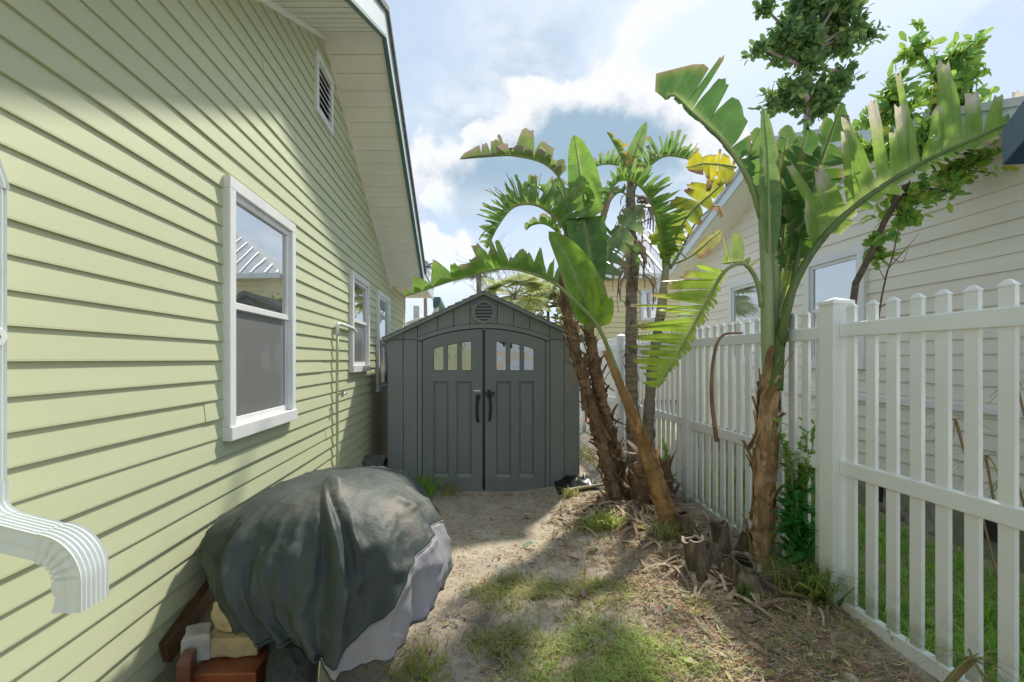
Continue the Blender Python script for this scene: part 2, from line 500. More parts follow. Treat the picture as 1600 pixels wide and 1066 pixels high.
def window(parent, xw, side, y0, y1, z0, z1, glass, tw=.065, screen=True, name='window'):
    """double-hung sash window on the plane x=xw facing side; parts of it are sub-parts"""
    s = side; out = xw + s * .050; mid = xw + s * .030; gl = xw + s * .012
    def bx(mb, xa, xb, *r): mb.box(min(xa, xb), max(xa, xb), *r)
    w = MB(); b = xw - s * .003; zs = z0 + tw * 1.15
    bx(w, b, out, y0, y1, z1 - tw, z1); bx(w, b, out, y0, y0 + tw, zs, z1 - tw); bx(w, b, out, y1 - tw, y1, zs, z1 - tw)
    bx(w, b, out + s * .012, y0 - .004, y1 + .004, z0, zs)
    wo = w.build(name, WHITE, parent, bevel=.004)
    h = (zs + z1 - tw) / 2 + .02; r = .038
    for (za, zb, xf, nm) in ((h - .02, z1 - tw, mid, 'upper_sash'), (zs, h + .02, mid - s * .014, 'lower_sash')):
        q = MB(); ya, yb = y0 + tw, y1 - tw
        bx(q, b, xf, ya, yb, za, za + r); bx(q, b, xf, ya, yb, zb - r, zb)
        bx(q, b, xf - s * .001, ya, ya + r, za + r, zb - r); bx(q, b, xf - s * .001, yb - r, yb, za + r, zb - r)
        q.build(nm, WHITE, wo, bevel=.003)
        p = MB(); bx(p, b, gl if nm == 'upper_sash' else gl - s * .003, ya + r, yb - r, za + r, zb - r)
        low = nm == 'lower_sash' and screen
        p.build('insect_screen' if low else 'glass_pane', SCREEN if low else glass, wo)
    return wo


# ------------------------------------------------------------------ green house on the left
WX = -1.33
GH = thing('green_house', 'green clapboard house with gable, white windows and wide soffit', 'house', (WX, 4.1, 0))


def gtop(y):
    return max(2.85, 4.51 - .5 * abs(y - 4.1)) if y < 7.45 else 2.85


pg = [(-1.0, -.1), (9.1, -.1), (9.1, 2.83), (7.44, 2.83), (4.1, 4.5), (.76, 2.83), (-1.0, 2.83)]
MB().prism(pg, WX - .008, WX - 5, 'x').build('wall_core', CORE, GH)
GW = [(2.443, 3.36, 1.166, 2.58), (4.97, 5.80, 1.46, 2.565), (6.36, 7.27, 1.15, 2.57)]
ops = [(a + .03, b - .03, c + .03, d - .03) for (a, b, c, d) in GW] + [(3.89, 4.28, 3.72, 4.17)]
siding(GH, WX, 1, gtop, -1.0, 9.06, 1.595 - 15 * .1016, .1016, SIDE, ops, seed=3, seamlen=5.6)
for w in GW:
    window(GH, WX, 1, *w, GLASS)
MB().box(WX - .02, WX + .022, 9.04, 9.12, .05, 2.84).build('corner_trim', WHITE, GH, bevel=.003)
MB().box(WX - .02, WX + .006, -1, 9.05, .0, .066).build('base_board', mat('dark_base', (.10, .09, .07), .8), GH)
for k in range(28):
    z = .12 + .1016 * k
    MB().hull8([(-4, -4.0, z), (.15, -4.0, z), (.15, -3.97, z), (-4, -3.97, z), (-4, -4.0, z + .1), (.15, -4.0, z + .1), (.15, -3.998, z + .1), (-4, -3.998, z + .1)]).build('siding_board', SIDE, GH)
MB().box(-4, .14, -8, -4.001, 0, 3.0).build('rear_wing', CORE, GH)
# gable vent
v = MB(); y0, y1, z0, z1 = 3.86, 4.31, 3.69, 4.20; t = .05
v.box(WX - .003, WX + .04, y0, y1, z1 - t, z1).box(WX - .003, WX + .04, y0, y1, z0, z0 + t)
v.box(WX - .003, WX + .039, y0, y0 + t, z0 + t, z1 - t).box(WX - .003, WX + .039, y1 - t, y1, z0 + t, z1 - t)
vo = v.build('gable_vent', WHITE, GH, bevel=.004)
MB().box(WX - .003, WX + .002, y0 + t, y1 - t, z0 + t, z1 - t).build('vent_shadow_box', mat('vent_dark', (.03, .03, .03), .9), vo)
nl = 7
for i in range(nl):
    z = z0 + t + (z1 - z0 - 2 * t) * (i + .15) / nl; hh = .04
    MB().hull8([(WX + .034, y0 + t, z), (WX + .034, y1 - t, z), (WX + .038, y1 - t, z + .004), (WX + .038, y0 + t, z + .004),
                (WX + .004, y0 + t, z + hh), (WX + .004, y1 - t, z + hh), (WX + .008, y1 - t, z + hh + .004), (WX + .008, y0 + t, z + hh + .004)]).build('louver', WHITE, vo)
# roof with boxed soffit, fascia and drip edge
XO = -.765
PK = 4.1; ZS = 4.49
def rz(y): return ZS - .5 * abs(y - PK)
ends = (.70, 7.50)
ro = MB()
th = .20
ro.prism([(ends[0], rz(ends[0]) + th), (PK, ZS + th), (ends[1], rz(ends[1]) + th), (ends[1], rz(ends[1]) + th + .05), (PK, ZS + th + .05), (ends[0], rz(ends[0]) + th + .05)], XO + .03, WX - 5.2, 'x')
roof = ro.build('roof', mat('roof_shingle', (.16, .17, .17), .9, .2, 20, .3), GH)
for sg, ye in ((-1, ends[0]), (1, ends[1])):
    n = 22; L = abs(ye - PK)
    for i in range(n):          # soffit boards run across the overhang
        a = PK + sg * L * i / n; b = PK + sg * L * (i + 1) / n - sg * .008
        za, zb_ = rz(a), rz(b)
        dz = .006
        MB().hull8([(WX - .01, a, za), (XO - .03, a, za), (XO - .03, b, zb_ - .003), (WX - .01, b, zb_ - .003),
                    (WX - .01, a, za + dz), (XO - .03, a, za + dz), (XO - .03, b, zb_ + dz), (WX - .01, b, zb_ + dz)]).build('soffit_panel', SOFF, roof)
    MB().hull8([(XO - .03, PK, ZS - .005), (XO, PK, ZS - .005), (XO, ye, rz(ye) - .005), (XO - .03, ye, rz(ye) - .005),
                (XO - .03, PK, ZS + .20), (XO, PK, ZS + .20), (XO, ye, rz(ye) + .20), (XO - .03, ye, rz(ye) + .20)]).build('fascia', FASC, roof)
    MB().hull8([(XO - .035, PK, ZS - .030), (XO + .006, PK, ZS - .030), (XO + .006, ye, rz(ye) - .030), (XO - .035, ye, rz(ye) - .030),
                (XO - .035, PK, ZS - .004), (XO + .006, PK, ZS - .004), (XO + .006, ye, rz(ye) - .004), (XO - .035, ye, rz(ye) - .004)]).build('teal_trim', TEAL, roof)
    MB().hull8([(XO - .035, PK, ZS + .201), (XO + .022, PK, ZS + .201), (XO + .022, ye, rz(ye) + .201), (XO - .035, ye, rz(ye) + .201),
                (XO - .035, PK, ZS + .225), (XO + .022, PK, ZS + .225), (XO + .022, ye, rz(ye) + .225), (XO - .035, ye, rz(ye) + .225)]).build('drip_edge', TEAL, roof)
    MB().hull8([(WX + .002, PK, ZS - .05), (WX + .028, PK, ZS - .05), (WX + .028, ye, rz(ye) - .05), (WX + .002, ye, rz(ye) - .05),
                (WX + .002, PK, ZS - .004), (WX + .028, PK, ZS - .004), (WX + .028, ye, rz(ye) - .004), (WX + .002, ye, rz(ye) - .004)]).build('frieze_trim', SOFF, roof)
# boxed eave beyond the rake
MB().box(WX - 3, XO - .03, 7.50, 9.30, 2.84, 2.85).build('eave_soffit', SOFF, GH)
MB().box(XO - .03, XO, 7.505, 9.30, 2.80, 2.98).build('eave_fascia', FASC, GH)
MB().box(WX - 3, XO - .002, 7.51, 9.30, 2.96, 3.05).build('eave_roof', MATS['roof_shingle'], GH)
# gutter end and its downspout
g = thing('gutter', 'dark teal box gutter end with pale elbow at the far eave', 'gutter', (XO, 9.3, 2.7))
MB().prism([(XO - .02, 2.66), (XO + .07, 2.66), (XO + .13, 2.78), (XO + .13, 2.87), (XO - .02, 2.87)], 9.34, 12.5, 'y').build('trough', TEAL, g, bevel=.006)
gp = spline([(XO + .03, 9.42, 2.70), (XO + .03, 9.40, 2.58), (XO - .06, 9.36, 2.46), (XO - .40, 9.28, 2.36), (XO - .54, 9.2, 2.26), (XO - .55, 9.2, 1.9), (XO - .55, 9.2, .3)], 40)
MB().tube(gp, .05, 8).build('elbow_pipe', SPOUT, g, smooth=True)
p = thing('porch_post', 'white porch post beyond the far corner of green house', 'post', (-1.2, 10.6, 0))
MB().box(-1.33, -1.20, 10.5, 10.63, 0, 2.83).build('post_shaft', WHITE, p, bevel=.006)
MB().box(-1.37, -1.16, 10.46, 10.67, 0, .25).build('post_base', WHITE, p, bevel=.006)

# downspout close to the camera
d = thing('downspout', 'white ribbed aluminium downspout with curved elbow, nearest the camera', 'downspout', (-1.28, 1.25, 1.0))


def spout(path, wy, wx, name, rib=0.0, mbm=SPOUT):
    """ribbed rectangular pipe following a path in the x-z plane at y centre; wy broad side, wx depth"""
    pts = [Vector(p) for p in path]; mb = MB(); n = len(pts)
    prof = []
    hy, hx = wy / 2, wx / 2
    def edge(a, b, m, amp, nx, ny):
        for i in range(m):
            t = i / m; q = (a[0] + (b[0] - a[0]) * t, a[1] + (b[1] - a[1]) * t)
            k = -amp if i % 4 in (2, 3) else 0
            prof.append((q[0] + nx * k, q[1] + ny * k))
    edge((-hx, -hy), (hx, -hy), 8, .003, 0, -1); edge((hx, -hy), (hx, hy), 24, .006, 1, 0)
    edge((hx, hy), (-hx, hy), 8, .003, 0, 1); edge((-hx, hy), (-hx, -hy), 8, .003, -1, 0)
    m = len(prof)
    for k, p in enumerate(pts):
        t = (pts[min(k + 1, n - 1)] - pts[max(k - 1, 0)]).normalized()
        nr = Vector((0, 1, 0)).cross(t).normalized()          # outer normal in the x-z plane
        if nr.x < 0 and abs(t.z) > .7: nr = -nr
        if abs(t.z) <= .7 and nr.z < 0: nr = -nr
        pinch = 1.0
        if rib and k % 4 == 0: pinch = 1 - rib
        for (a, b) in prof:
            inner = 1 if a > -hx * .9 else pinch
            mb.add(p + nr * a * (pinch if a < 0 else 1) + Vector((0, b * (pinch if abs(b) > hy * .9 and a < hx * .6 else 1), 0)))
    for k in range(n - 1):
        for j in range(m):
            mb.f.append((k * m + j, k * m + (j + 1) % m, (k + 1) * m + (j + 1) % m, (k + 1) * m + j))
    return mb.build(name, mbm, d)


YD = 1.205
xv = -1.29
spout([(xv, YD, z) for z in (2.07, 1.9, 1.7, 1.5, 1.27)], .082, .068, 'vertical_pipe')
spout([(xv + .001 - .01 * max(0, (z - 2.07) / .3), YD - .35 * max(0, z - 2.07), z) for z in [2.06 + .012 * i for i in range(26)]], .088, .074, 'upper_elbow', rib=.06)
arc = [(xv, YD, 1.275), (xv, YD, 1.23)]
for i in range(1, 9):
    a = (i / 8) * radians(76); R = .075
    arc.append((xv + R * (1 - cos(a)), YD, 1.23 - R * sin(a)))
e = Vector(arc[-1]); dirn = Vector((sin(radians(76)), 0, -cos(radians(76))))
q1 = spout(arc, .086, .072, 'bend')
run = [e - dirn * .01, e + dirn * .08, e + dirn * .165]
spout([tuple(p) for p in run], .083, .068, 'run')
st = e + dirn * .135; arc2 = [tuple(st), tuple(st + dirn * .015)]
c0 = st + dirn * .015; R = .088
nrm = Vector((-cos(radians(76)), 0, -sin(radians(76))))
for i in range(1, 22):
    a = radians(76 * i / 21)
    arc2.append(tuple(c0 + dirn * (R * sin(a)) + nrm * (R * (1 - cos(a)))))
e2 = Vector(arc2[-1])
for k in (.02, .04, .075): arc2.append(tuple(e2 + Vector((0, 0, -k))))
spout(arc2, .090, .075, 'lower_elbow', rib=.13)
for z in (1.66,):
    MB().tube([(xv + .030, YD + .005, z), (xv + .046, YD + .005, z)], .028, 6).build('strap_boss', SPOUT, d, bevel=.003)
    MB().tube([(xv + .044, YD + .005, z), (xv + .049, YD + .005, z)], .006, 8).build('screw', METAL, d)
MB().tube([(xv + .030, YD + .012, 1.97), (xv + .039, YD + .012, 1.97)], .006, 8).build('screw', METAL, d)

# pipe on the wall beside the second window
p = thing('drain_pipe', 'thin painted pipe with white elbow rising beside second window', 'pipe', (WX, 4.41, 0))
xx = WX + .045
MB().tube(spline([(xx, 4.41, .05), (xx, 4.41, .7), (xx, 4.40, 1.3), (xx, 4.41, 1.84)], 12), .014, 8).build('riser', PIPEG, p, smooth=True)
MB().tube(spline([(xx, 4.41, 1.83), (xx, 4.41, 1.915), (xx, 4.44, 1.945), (xx, 4.7, 1.945), (xx, 4.98, 1.935), (xx + .01, 5.08, 1.90)], 24), .017, 8).build('elbow', WHITE, p, smooth=True)
MB().tube([(xx, 4.41, 1.27), (xx + .06, 4.42, 1.27), (xx + .07, 4.46, 1.275)], .010, 8).build('tap', METAL, p, smooth=True)
MB().tube([(xx + .045, 4.41, 1.24), (xx + .045, 4.41, 1.31)], .012, 6).build('tap_handle', METAL, p)

# ------------------------------------------------------------------ neighbour's house
NX = 4.1
NH = thing('neighbour_house', 'beige clapboard house behind the fence with gable roof', 'house', (NX, 5.85, 0))
def ntop(y): return max(.6, 4.20 - .38 * abs(y - 5.85))
MB().prism([(2.6, -.2), (9.1, -.2), (9.1, 2.96), (5.85, 4.19), (2.6, 2.96)], NX + .008, NX + 6, 'x').build('wall_core', CORE, NH)
NWn = [(4.76, 5.63, 1.50, 2.80), (6.42, 7.29, 1.50, 2.80)]
no = [(a + .03, b - .03, c + .03, dd - .03) for (a, b, c, dd) in NWn]
siding(NH, NX, -1, ntop, 2.6, 9.08, .50, .127, SIDE2, no, seed=9, lip=.015, seamlen=5)
for w in NWn: window(NH, NX, -1, *w, GLASSN, tw=.09, screen=False)
MB().box(NX - .045, NX - .003, 2.6, 9.1, 1.17, 1.235).build('ledge_trim', WHITE, NH, bevel=.004)
MB().box(NX - .045, NX - .002, 8.25, 8.35, .5, 3.28).build('vertical_trim', WHITE, NH, bevel=.004)
fb = MB()
ny = 40
for i in range(ny + 1):
    for z in (-.2, .1, .3, .497):
        y = 2.6 + 6.5 * i / ny
        fb.add((NX + .012 + .03 * N3(y * 2, z * 4, 5), y, z))
for i in range(ny):
    for k in range(3):
        a = i * 4 + k; fb.f.append((a, a + 4, a + 5, a + 1))
fb.build('foundation', CONC, NH)
for yv in (3.55, 4.6):
    MB().box(NX - .02, NX + .02, yv, yv + .16, .18, .38).build('crawl_vent', mat('vent_dark', (.03, .03, .03)), NH)
nr_ = MB(); xo = 3.68
pk, zp, sl_ = 5.85, 4.20, .38
def nz(y): return zp - sl_ * abs(y - pk)
nr_.prism([(2.2, nz(2.2) + .15), (pk, zp + .15), (9.5, nz(9.5) + .15), (9.5, nz(9.5) + .21), (pk, zp + .21), (2.2, nz(2.2) + .21)], xo - .02, NX + 7, 'x')
nroof = nr_.build('roof', METALR, NH)
for sg, ye in ((-1, 2.2), (1, 9.5)):
    MB().hull8([(xo, pk, zp), (xo + .03, pk, zp), (xo + .03, ye, nz(ye)), (xo, ye, nz(ye)),
                (xo, pk, zp + .149), (xo + .03, pk, zp + .149), (xo + .03, ye, nz(ye) + .149), (xo, ye, nz(ye) + .149)]).build('fascia', FASC, nroof)
    n = 16; L = abs(ye - pk)
    for i in range(n):
        a = pk + sg * L * i / n; b = pk + sg * L * (i + 1) / n - sg * .008
        MB().hull8([(xo + .03, a, nz(a)), (NX + .01, a, nz(a)), (NX + .01, b, nz(b) - .004), (xo + .03, b, nz(b) - .004),
                    (xo + .03, a, nz(a) + .006), (NX + .01, a, nz(a) + .006), (NX + .01, b, nz(b) + .006), (xo + .03, b, nz(b) + .006)]).build('soffit_panel', SOFF, nroof)

# ------------------------------------------------------------------ yellow house far behind
YH = thing('yellow_house', 'pale yellow two storey house with white metal hip roof, far behind', 'house', (7, 18, 0))
yb0 = 16.0
for i in range(24):
    MB().hull8([(4.3, yb0 - .03, .2 + .18 * i), (13, yb0 - .03, .2 + .18 * i), (13, 22, .2 + .18 * i), (4.3, 22, .2 + .18 * i),
                (4.3, yb0, .375 + .18 * i), (13, yb0, .375 + .18 * i), (13, 22, .375 + .18 * i), (4.3, 22, .375 + .18 * i)]).build('siding_board', YELL, YH)
hz0, hz1 = 4.50, 6.9
rp = [(3.8, yb0 - .5, hz0), (13.5, yb0 - .5, hz0), (13.5, 22.5, hz0), (3.8, 22.5, hz0), (7.2, 19, hz1), (10.5, 19, hz1)]
m_ = MB(); [m_.add(q) for q in rp]; m_.f = [(0, 1, 5, 4), (1, 2, 5), (2, 3, 4, 5), (3, 0, 4), (0, 3, 2, 1)]
yr = m_.build('metal_roof', METALR, YH)
MB().box(3.78, 13.5, yb0 - .53, yb0 - .505, 4.34, 4.51).build('fascia', WHITE, YH)
for i in range(22):      # standing seams
    x = 3.95 + .42 * i
    if x < 7.2: yt = yb0 - .5 + 3.5 * (x - 3.8) / 3.4
    elif x < 10.5: yt = 19
    else: yt = yb0 - .5 + 3.5 * (13.5 - x) / 3.0
    zt = hz0 + (hz1 - hz0) * (yt - (yb0 - .5)) / 3.5
    MB().hull8([(x - .02, yb0 - .5, hz0), (x + .02, yb0 - .5, hz0), (x + .02, yt, zt), (x - .02, yt, zt),
                (x - .02, yb0 - .5, hz0 + .05), (x + .02, yb0 - .5, hz0 + .05), (x + .02, yt, zt + .05), (x - .02, yt, zt + .05)]).build('roof_seam', FASC, yr)
for (xa, xb) in ((5.85, 6.65), (9, 10)):
    f_ = MB(); za, zb = 2.95, 4.0
    f_.box(xa, xb, yb0 - .09, yb0 - .031, za, za + .09).box(xa, xb, yb0 - .09, yb0 - .031, zb - .09, zb)
    f_.box(xa, xa + .09, yb0 - .089, yb0 - .031, za + .09, zb - .09).box(xb - .09, xb, yb0 - .089, yb0 - .031, za + .09, zb - .09)
    fo = f_.build('window', WHITE, YH)
    MB().box(xa + .09, xb - .09, yb0 - .06, yb0 - .032, za + .09, zb - .09).build('glass_pane', GLASSN, fo)
MB().box(4.28, 4.55, yb0 - .08, yb0 - .031, .2, 4.4).build('corner_board', YELL, YH)
MB().box(4.6, 13, yb0 - .10, yb0 - .031, 2.05, 2.25).build('band_board', YELL, YH)

# ------------------------------------------------------------------ fence
FX = 2.40
FE = thing('picket_fence', 'white vinyl picket fence running along the right side of yard', 'fence', (FX, 5, 0))
PY = [.80, 3.04, 5.08, 7.40, 9.75, 12.1]
pick = None; postm = None


def postmesh(z0):
    mb = MB(); h = .0635; zt = 1.955
    mb.box(FX - h, FX + h, -h, h, z0, zt)
    return mb


for i, py in enumerate(PY):
    mb = MB(); h = .0635; z0 = hgt(FX, py) - .1; zt = 1.965
    mb.box(FX - h, FX + h, py - h, py + h, z0, zt)
    po = mb.build('post', FENCE, FE, bevel=.006)
    cp = MB(); h2 = .072
    cp.box(FX - h2, FX + h2, py - h2, py + h2, zt - .005, zt + .018)
    a = len(cp.v)
    for (sx, sy) in ((-1, -1), (1, -1), (1, 1), (-1, 1)): cp.add((FX + sx * .069, py + sy * .069, zt + .0185))
    cp.add((FX, py, zt + .045)); cp.f += [(a, a + 1, a + 4), (a + 1, a + 2, a + 4), (a + 2, a + 3, a + 4), (a + 3, a, a + 4)]
    cp.build('post_cap', FENCE, po, bevel=.003)
RW = .026
for i in range(len(PY) - 1):
    ya, yb = PY[i] + .0635, PY[i + 1] - .0635
    ga, gb = hgt(FX, PY[i]), hgt(FX, PY[i + 1])
    if i == 0: ga = gb = .0
    drop = (0, -.012, 0, .01, 0)[i]
    for (zl, zh, slope, m) in ((1.746, 1.834, 0, FENCE), (.860, .950, 0, FENCE), (-.035, .055, 1, FENCED if i == 0 else FENCE)):
        da, db = (ga, gb) if slope else (0, 0)
        r = MB().hull8([(FX - RW, ya, zl + da + drop), (FX + RW, ya, zl + da + drop), (FX + RW, yb, zl + db + drop), (FX - RW, yb, zl + db + drop),
                        (FX - RW, ya, zh + da + drop), (FX + RW, ya, zh + da + drop), (FX + RW, yb, zh + db + drop), (FX - RW, yb, zh + db + drop)])
        r.build('rail', m, FE, bevel=.006)
    n = int(round((yb - ya) / .1372)); pit = (yb - ya) / n
    for k in range(n):
        yc = ya + pit * (k + .5)
        if pick is None:
            mb = MB(); w, t = .033, .011
            mb.box(-t, t, -w, w, 0, 1.93)
            b = len(mb.v)
            for (x, y) in ((-t - .003, -w - .003), (t + .003, -w - .003), (t + .003, w + .003), (-t - .003, w + .003)): mb.add((x, y, 1.926))
            for (x, y) in ((-t - .003, -w - .003), (t + .003, -w - .003), (t + .003, w + .003), (-t - .003, w + .003)): mb.add((x, y, 1.934))
            for (x, y) in ((-t * .3, -w * .35), (t * .3, -w * .35), (t * .3, w * .35), (-t * .3, w * .35)): mb.add((x, y, 1.958))
            mb.f += [(b + 3, b + 2, b + 1, b)]
            for q in (b, b + 4): mb.f += [(q + j, q + (j + 1) % 4, q + 4 + (j + 1) % 4, q + 4 + j) for j in range(4)]
            mb.f += [(b + 8, b + 9, b + 10, b + 11)]
            pick = mb.build('picket', FENCE, FE, bevel=.002)
            o = pick
            o.location = (FX, yc, drop); o.matrix_parent_inverse = Matrix.Translation(FE.location).inverted()
        else:
            o = share(pick, (FX + random.uniform(-.001, .001), yc, drop + random.uniform(-.002, .002)), FE)
            o.rotation_euler = (random.uniform(-.003, .003), 0, random.uniform(-.012, .012))
        zb = ga + (gb - ga) * (yc - ya) / (yb - ya) + .02
# keep the pickets' feet in the bottom rail: rail bottoms follow the ground, pickets reach z=0 which lies inside or below it

# ------------------------------------------------------------------ shed
SY = 5.76; SXC = .15; SX0, SX1 = SXC - 1.2, SXC + 1.2; SB = -.03
SH = thing('storage_shed', 'dark grey resin storage shed with double doors and arched header', 'shed', (SXC, SY, SB))
ZE, ZP = 1.86, 2.42
def sroof(x): return ZP - (ZP - ZE) * abs(x - SXC) / 1.2
MB().prism([(SX0 + .01, SB), (SX1 - .01, SB), (SX1 - .01, ZE - .03), (SXC, ZP - .03), (SX0 + .01, ZE - .03)], SY + .025, SY + 2.4, 'y').build('shed_body', SHEDG, SH)
DX0, DX1 = SXC - .765, SXC + .765      # doorway
def arch(x): return 1.845 + .145 * (1 - ((x - SXC) / .765) ** 2)
# wall panels beside the door
for (a, b) in ((SX0, SX0 + .19), (SX0 + .196, DX0 - .065), (DX1 + .065, SX1 - .196), (SX1 - .19, SX1)):
    MB().box(a, b, SY, SY + .024, SB, ZE - .015).build('wall_panel', SHED, SH, bevel=.005)
# gable panels between header and roof
xs = [SX0, SX0 + .193, DX0 - .062, DX0 + .19, DX0 + .39, SXC - .17, SXC + .17, DX1 - .39, DX1 - .19, DX1 + .062, SX1 - .193, SX1]
for a, b in zip(xs[:-1], xs[1:]):
    a += .003; b -= .003
    def lower(x):
        return (arch(x) + .062) if DX0 - .06 < x < DX1 + .06 else ZE - .009
    lo_a, lo_b = max(ZE - .009, lower(a)), max(ZE - .009, lower(b))
    if (a < SXC < b):
        poly = [(a, lo_a), (SXC, lower(SXC)), (b, lo_b), (b, sroof(b) - .02), (SXC, ZP - .02), (a, sroof(a) - .02)]
    else: poly = [(a, lo_a), (b, lo_b), (b, max(lo_b + .01, sroof(b) - .02)), (a, max(lo_a + .01, sroof(a) - .02))]
    MB().prism(poly, SY, SY + .024, 'y').build('gable_panel', SHED, SH, bevel=.004)
# door surround
fr = MB(); n = 20
for (a, b) in ((DX0 - .058, DX0 - .004), (DX1 + .004, DX1 + .058)): fr.box(a, b, SY - .018, SY + .03, SB, arch(a if a < SXC else b) - .0)
xs = [DX0 - .058 + (DX1 - DX0 + .116) * i / n for i in range(n + 1)]
i0 = len(fr.v)
for x in xs:
    for (y, z) in ((SY - .018, 0), (SY - .018, .055), (SY + .03, .055), (SY + .03, 0)): fr.add((x, y, arch(x) + z + .001))
for i in range(n):
    for j in range(4): fr.f.append((i0 + i * 4 + j, i0 + i * 4 + (j + 1) % 4, i0 + i * 4 + 4 + (j + 1) % 4, i0 + i * 4 + 4 + j))
fr.f += [(i0, i0 + 1, i0 + 2, i0 + 3), (i0 + n * 4 + 3, i0 + n * 4 + 2, i0 + n * 4 + 1, i0 + n * 4)]
fr.build('door_surround', SHED, SH, bevel=.004)


def door(x0, x1, hinge, yoff):
    """panelled door: face bars stand proud of the panel field"""
    yb_, yf = SY - .006 + yoff, SY - .034 + yoff; zb = SB - .02
    n = 12
    top = [(x0 + (x1 - x0) * i / n, arch(x0 + (x1 - x0) * i / n) - .012) for i in range(n + 1)]
    field = MB().prism([(x0, zb), (x1, zb)] + top[::-1], yb_, yb_ + .02, 'y').build('door', SHEDD, SH)
    w = x1 - x0
    st = .135; ms = .10; xi0, xi1 = x0 + st, x1 - st; xm = (xi0 + xi1) / 2
    zr = [zb, zb + .19, 1.33, 1.46]
    def wt(x): return arch(x) - .155
    f = MB()
    f.prism([(x0, zb)] + [(xi0, zb)] + [(xi0, arch(xi0) - .012), (x0, arch(x0) - .012)], yf, yb_ - .001, 'y')
    f.prism([(xi1, zb), (x1, zb), (x1, arch(x1) - .012), (xi1, arch(xi1) - .012)], yf, yb_ - .001, 'y')
    f.box(xi0, xi1, yf, yb_ - .001, zr[0], zr[1]); f.box(xi0, xi1, yf, yb_ - .001, zr[2], zr[3])
    f.box(xm - ms / 2, xm + ms / 2, yf + .002, yb_ - .001, zr[1], zr[2])
    m = 6
    for i in range(m):
        a = xi0 + (xi1 - xi0) * i / m; b = xi0 + (xi1 - xi0) * (i + 1) / m
        f.prism([(a, wt(a)), (b, wt(b)), (b, arch(b) - .012), (a, arch(a) - .012)], yf, yb_ - .001, 'y')
    f.build('door_frame', SHEDD, field)
    pw = (xi1 - xi0 - .09) / 3
    for k in range(3):
        a = xi0 + k * (pw + .045); b = a + pw
        MB().prism([(a + .006, zr[3] + .008), (b - .006, zr[3] + .008), (b - .006, wt(b) - .006), (a + .006, wt(a) - .006)], yb_ - .010, yb_ - .002, 'y').build('window_pane', PANE, field)
        if k < 2: MB().prism([(b, zr[3]), (b + .045, zr[3]), (b + .045, wt(b + .045)), (b, wt(b))], yf + .004, yb_ - .001, 'y').build('muntin', SHEDD, field)
    for (a, b) in ((xi0, xm - ms / 2), (xm + ms / 2, xi1)):        # recessed panels with a moulded edge
        MB().hull8([(a, yf + .002, zr[1]), (b, yf + .002, zr[1]), (b, yb_ - .001, zr[1]), (a, yb_ - .001, zr[1]),
                    (a + .012, yb_ - .004, zr[1] + .035), (b - .012, yb_ - .004, zr[1] + .035), (b - .012, yb_ - .001, zr[1] + .035), (a + .012, yb_ - .001, zr[1] + .035)]).build('panel_sill', SHED, field)
        MB().box(a + .018, b - .018, yb_ - .009, yb_ - .001, zr[1] + .05, zr[2] - .02).build('panel', SHEDD, field, bevel=.004)
    hx = x1 - .055 if hinge < 0 else x0 + .055
    z0 = 1.13 if hinge < 0 else 1.15
    hd = spline([(hx, yf + .002, z0 - .30), (hx + hinge * .004, yf - .03, z0 - .28), (hx + hinge * .012, yf - .055, z0 - .15), (hx + hinge * .004, yf - .03, z0 - .02), (hx, yf + .002, z0)], 20)
    MB().tube(hd, .0155, 8).build('handle', BLACK, field, smooth=True)
    MB().box(hx - .03, hx + .03, yf - .022, yf - .001, z0 - .02, z0 + .035).build('handle_plate', BLACK, field, bevel=.005)
    return field, yf


SP = SXC + .005
dl, yf = door(DX0 + .006, SP - .022, -1, .0)
dr, yf2 = door(SP + .012, DX1 - .006, 1, -.012)
MB().box(SP - .021, SP + .011, SY - .008, SY + .02, SB, arch(SXC) - .02).build('door_gap', BLACK, SH)
MB().box(SP - .02, SP + .13, yf2 - .045, yf2 - .023, 1.165, 1.20).build('latch', BLACK, dr, bevel=.005)
MB().tube([(SP + .055, yf2 - .034, 1.14), (SP + .055, yf2 - .034, 1.225)], .014, 8).build('latch_pin', BLACK, dr)
MB().box(SP - .125, SP - .045, yf - .003, yf - .0005, 1.205, 1.222).build('maker_label', WHITE, dl)
# round louvred vent
vz = ZP - .225
ring = MB(); n = 28
for k in range(n):
    a = 2 * pi * k / n
    ear = 1.0 + .10 * max(0, cos(3 * (a - pi / 2))) ** 8
    for (r, y) in ((.150 * ear, SY - .001), (.150 * ear, SY - .022), (.112, SY - .030), (.108, SY - .006)): ring.add((SXC + r * cos(a), y, vz + r * sin(a)))
for k in range(n):
    for j in range(3): ring.f.append((k * 4 + j, k * 4 + j + 1, ((k + 1) % n) * 4 + j + 1, ((k + 1) % n) * 4 + j))
vr = ring.build('vent', SHED, SH)
dsk = MB(); dsk.tube([(SXC, SY - .003, vz), (SXC, SY - .008, vz)], .110, 28); dsk.build('vent_back', SHEDG, vr)
for k in range(5):
    z = vz - .08 + .04 * k; hw = sqrt(max(.002, .108 ** 2 - (z - vz) ** 2))
    MB().hull8([(SXC - hw, SY - .024, z - .012), (SXC + hw, SY - .024, z - .012), (SXC + hw, SY - .009, z + .006), (SXC - hw, SY - .009, z + .006),
                (SXC - hw, SY - .024, z - .002), (SXC + hw, SY - .024, z - .002), (SXC + hw, SY - .009, z + .014), (SXC - hw, SY - .009, z + .014)]).build('louver', SHED, vr)
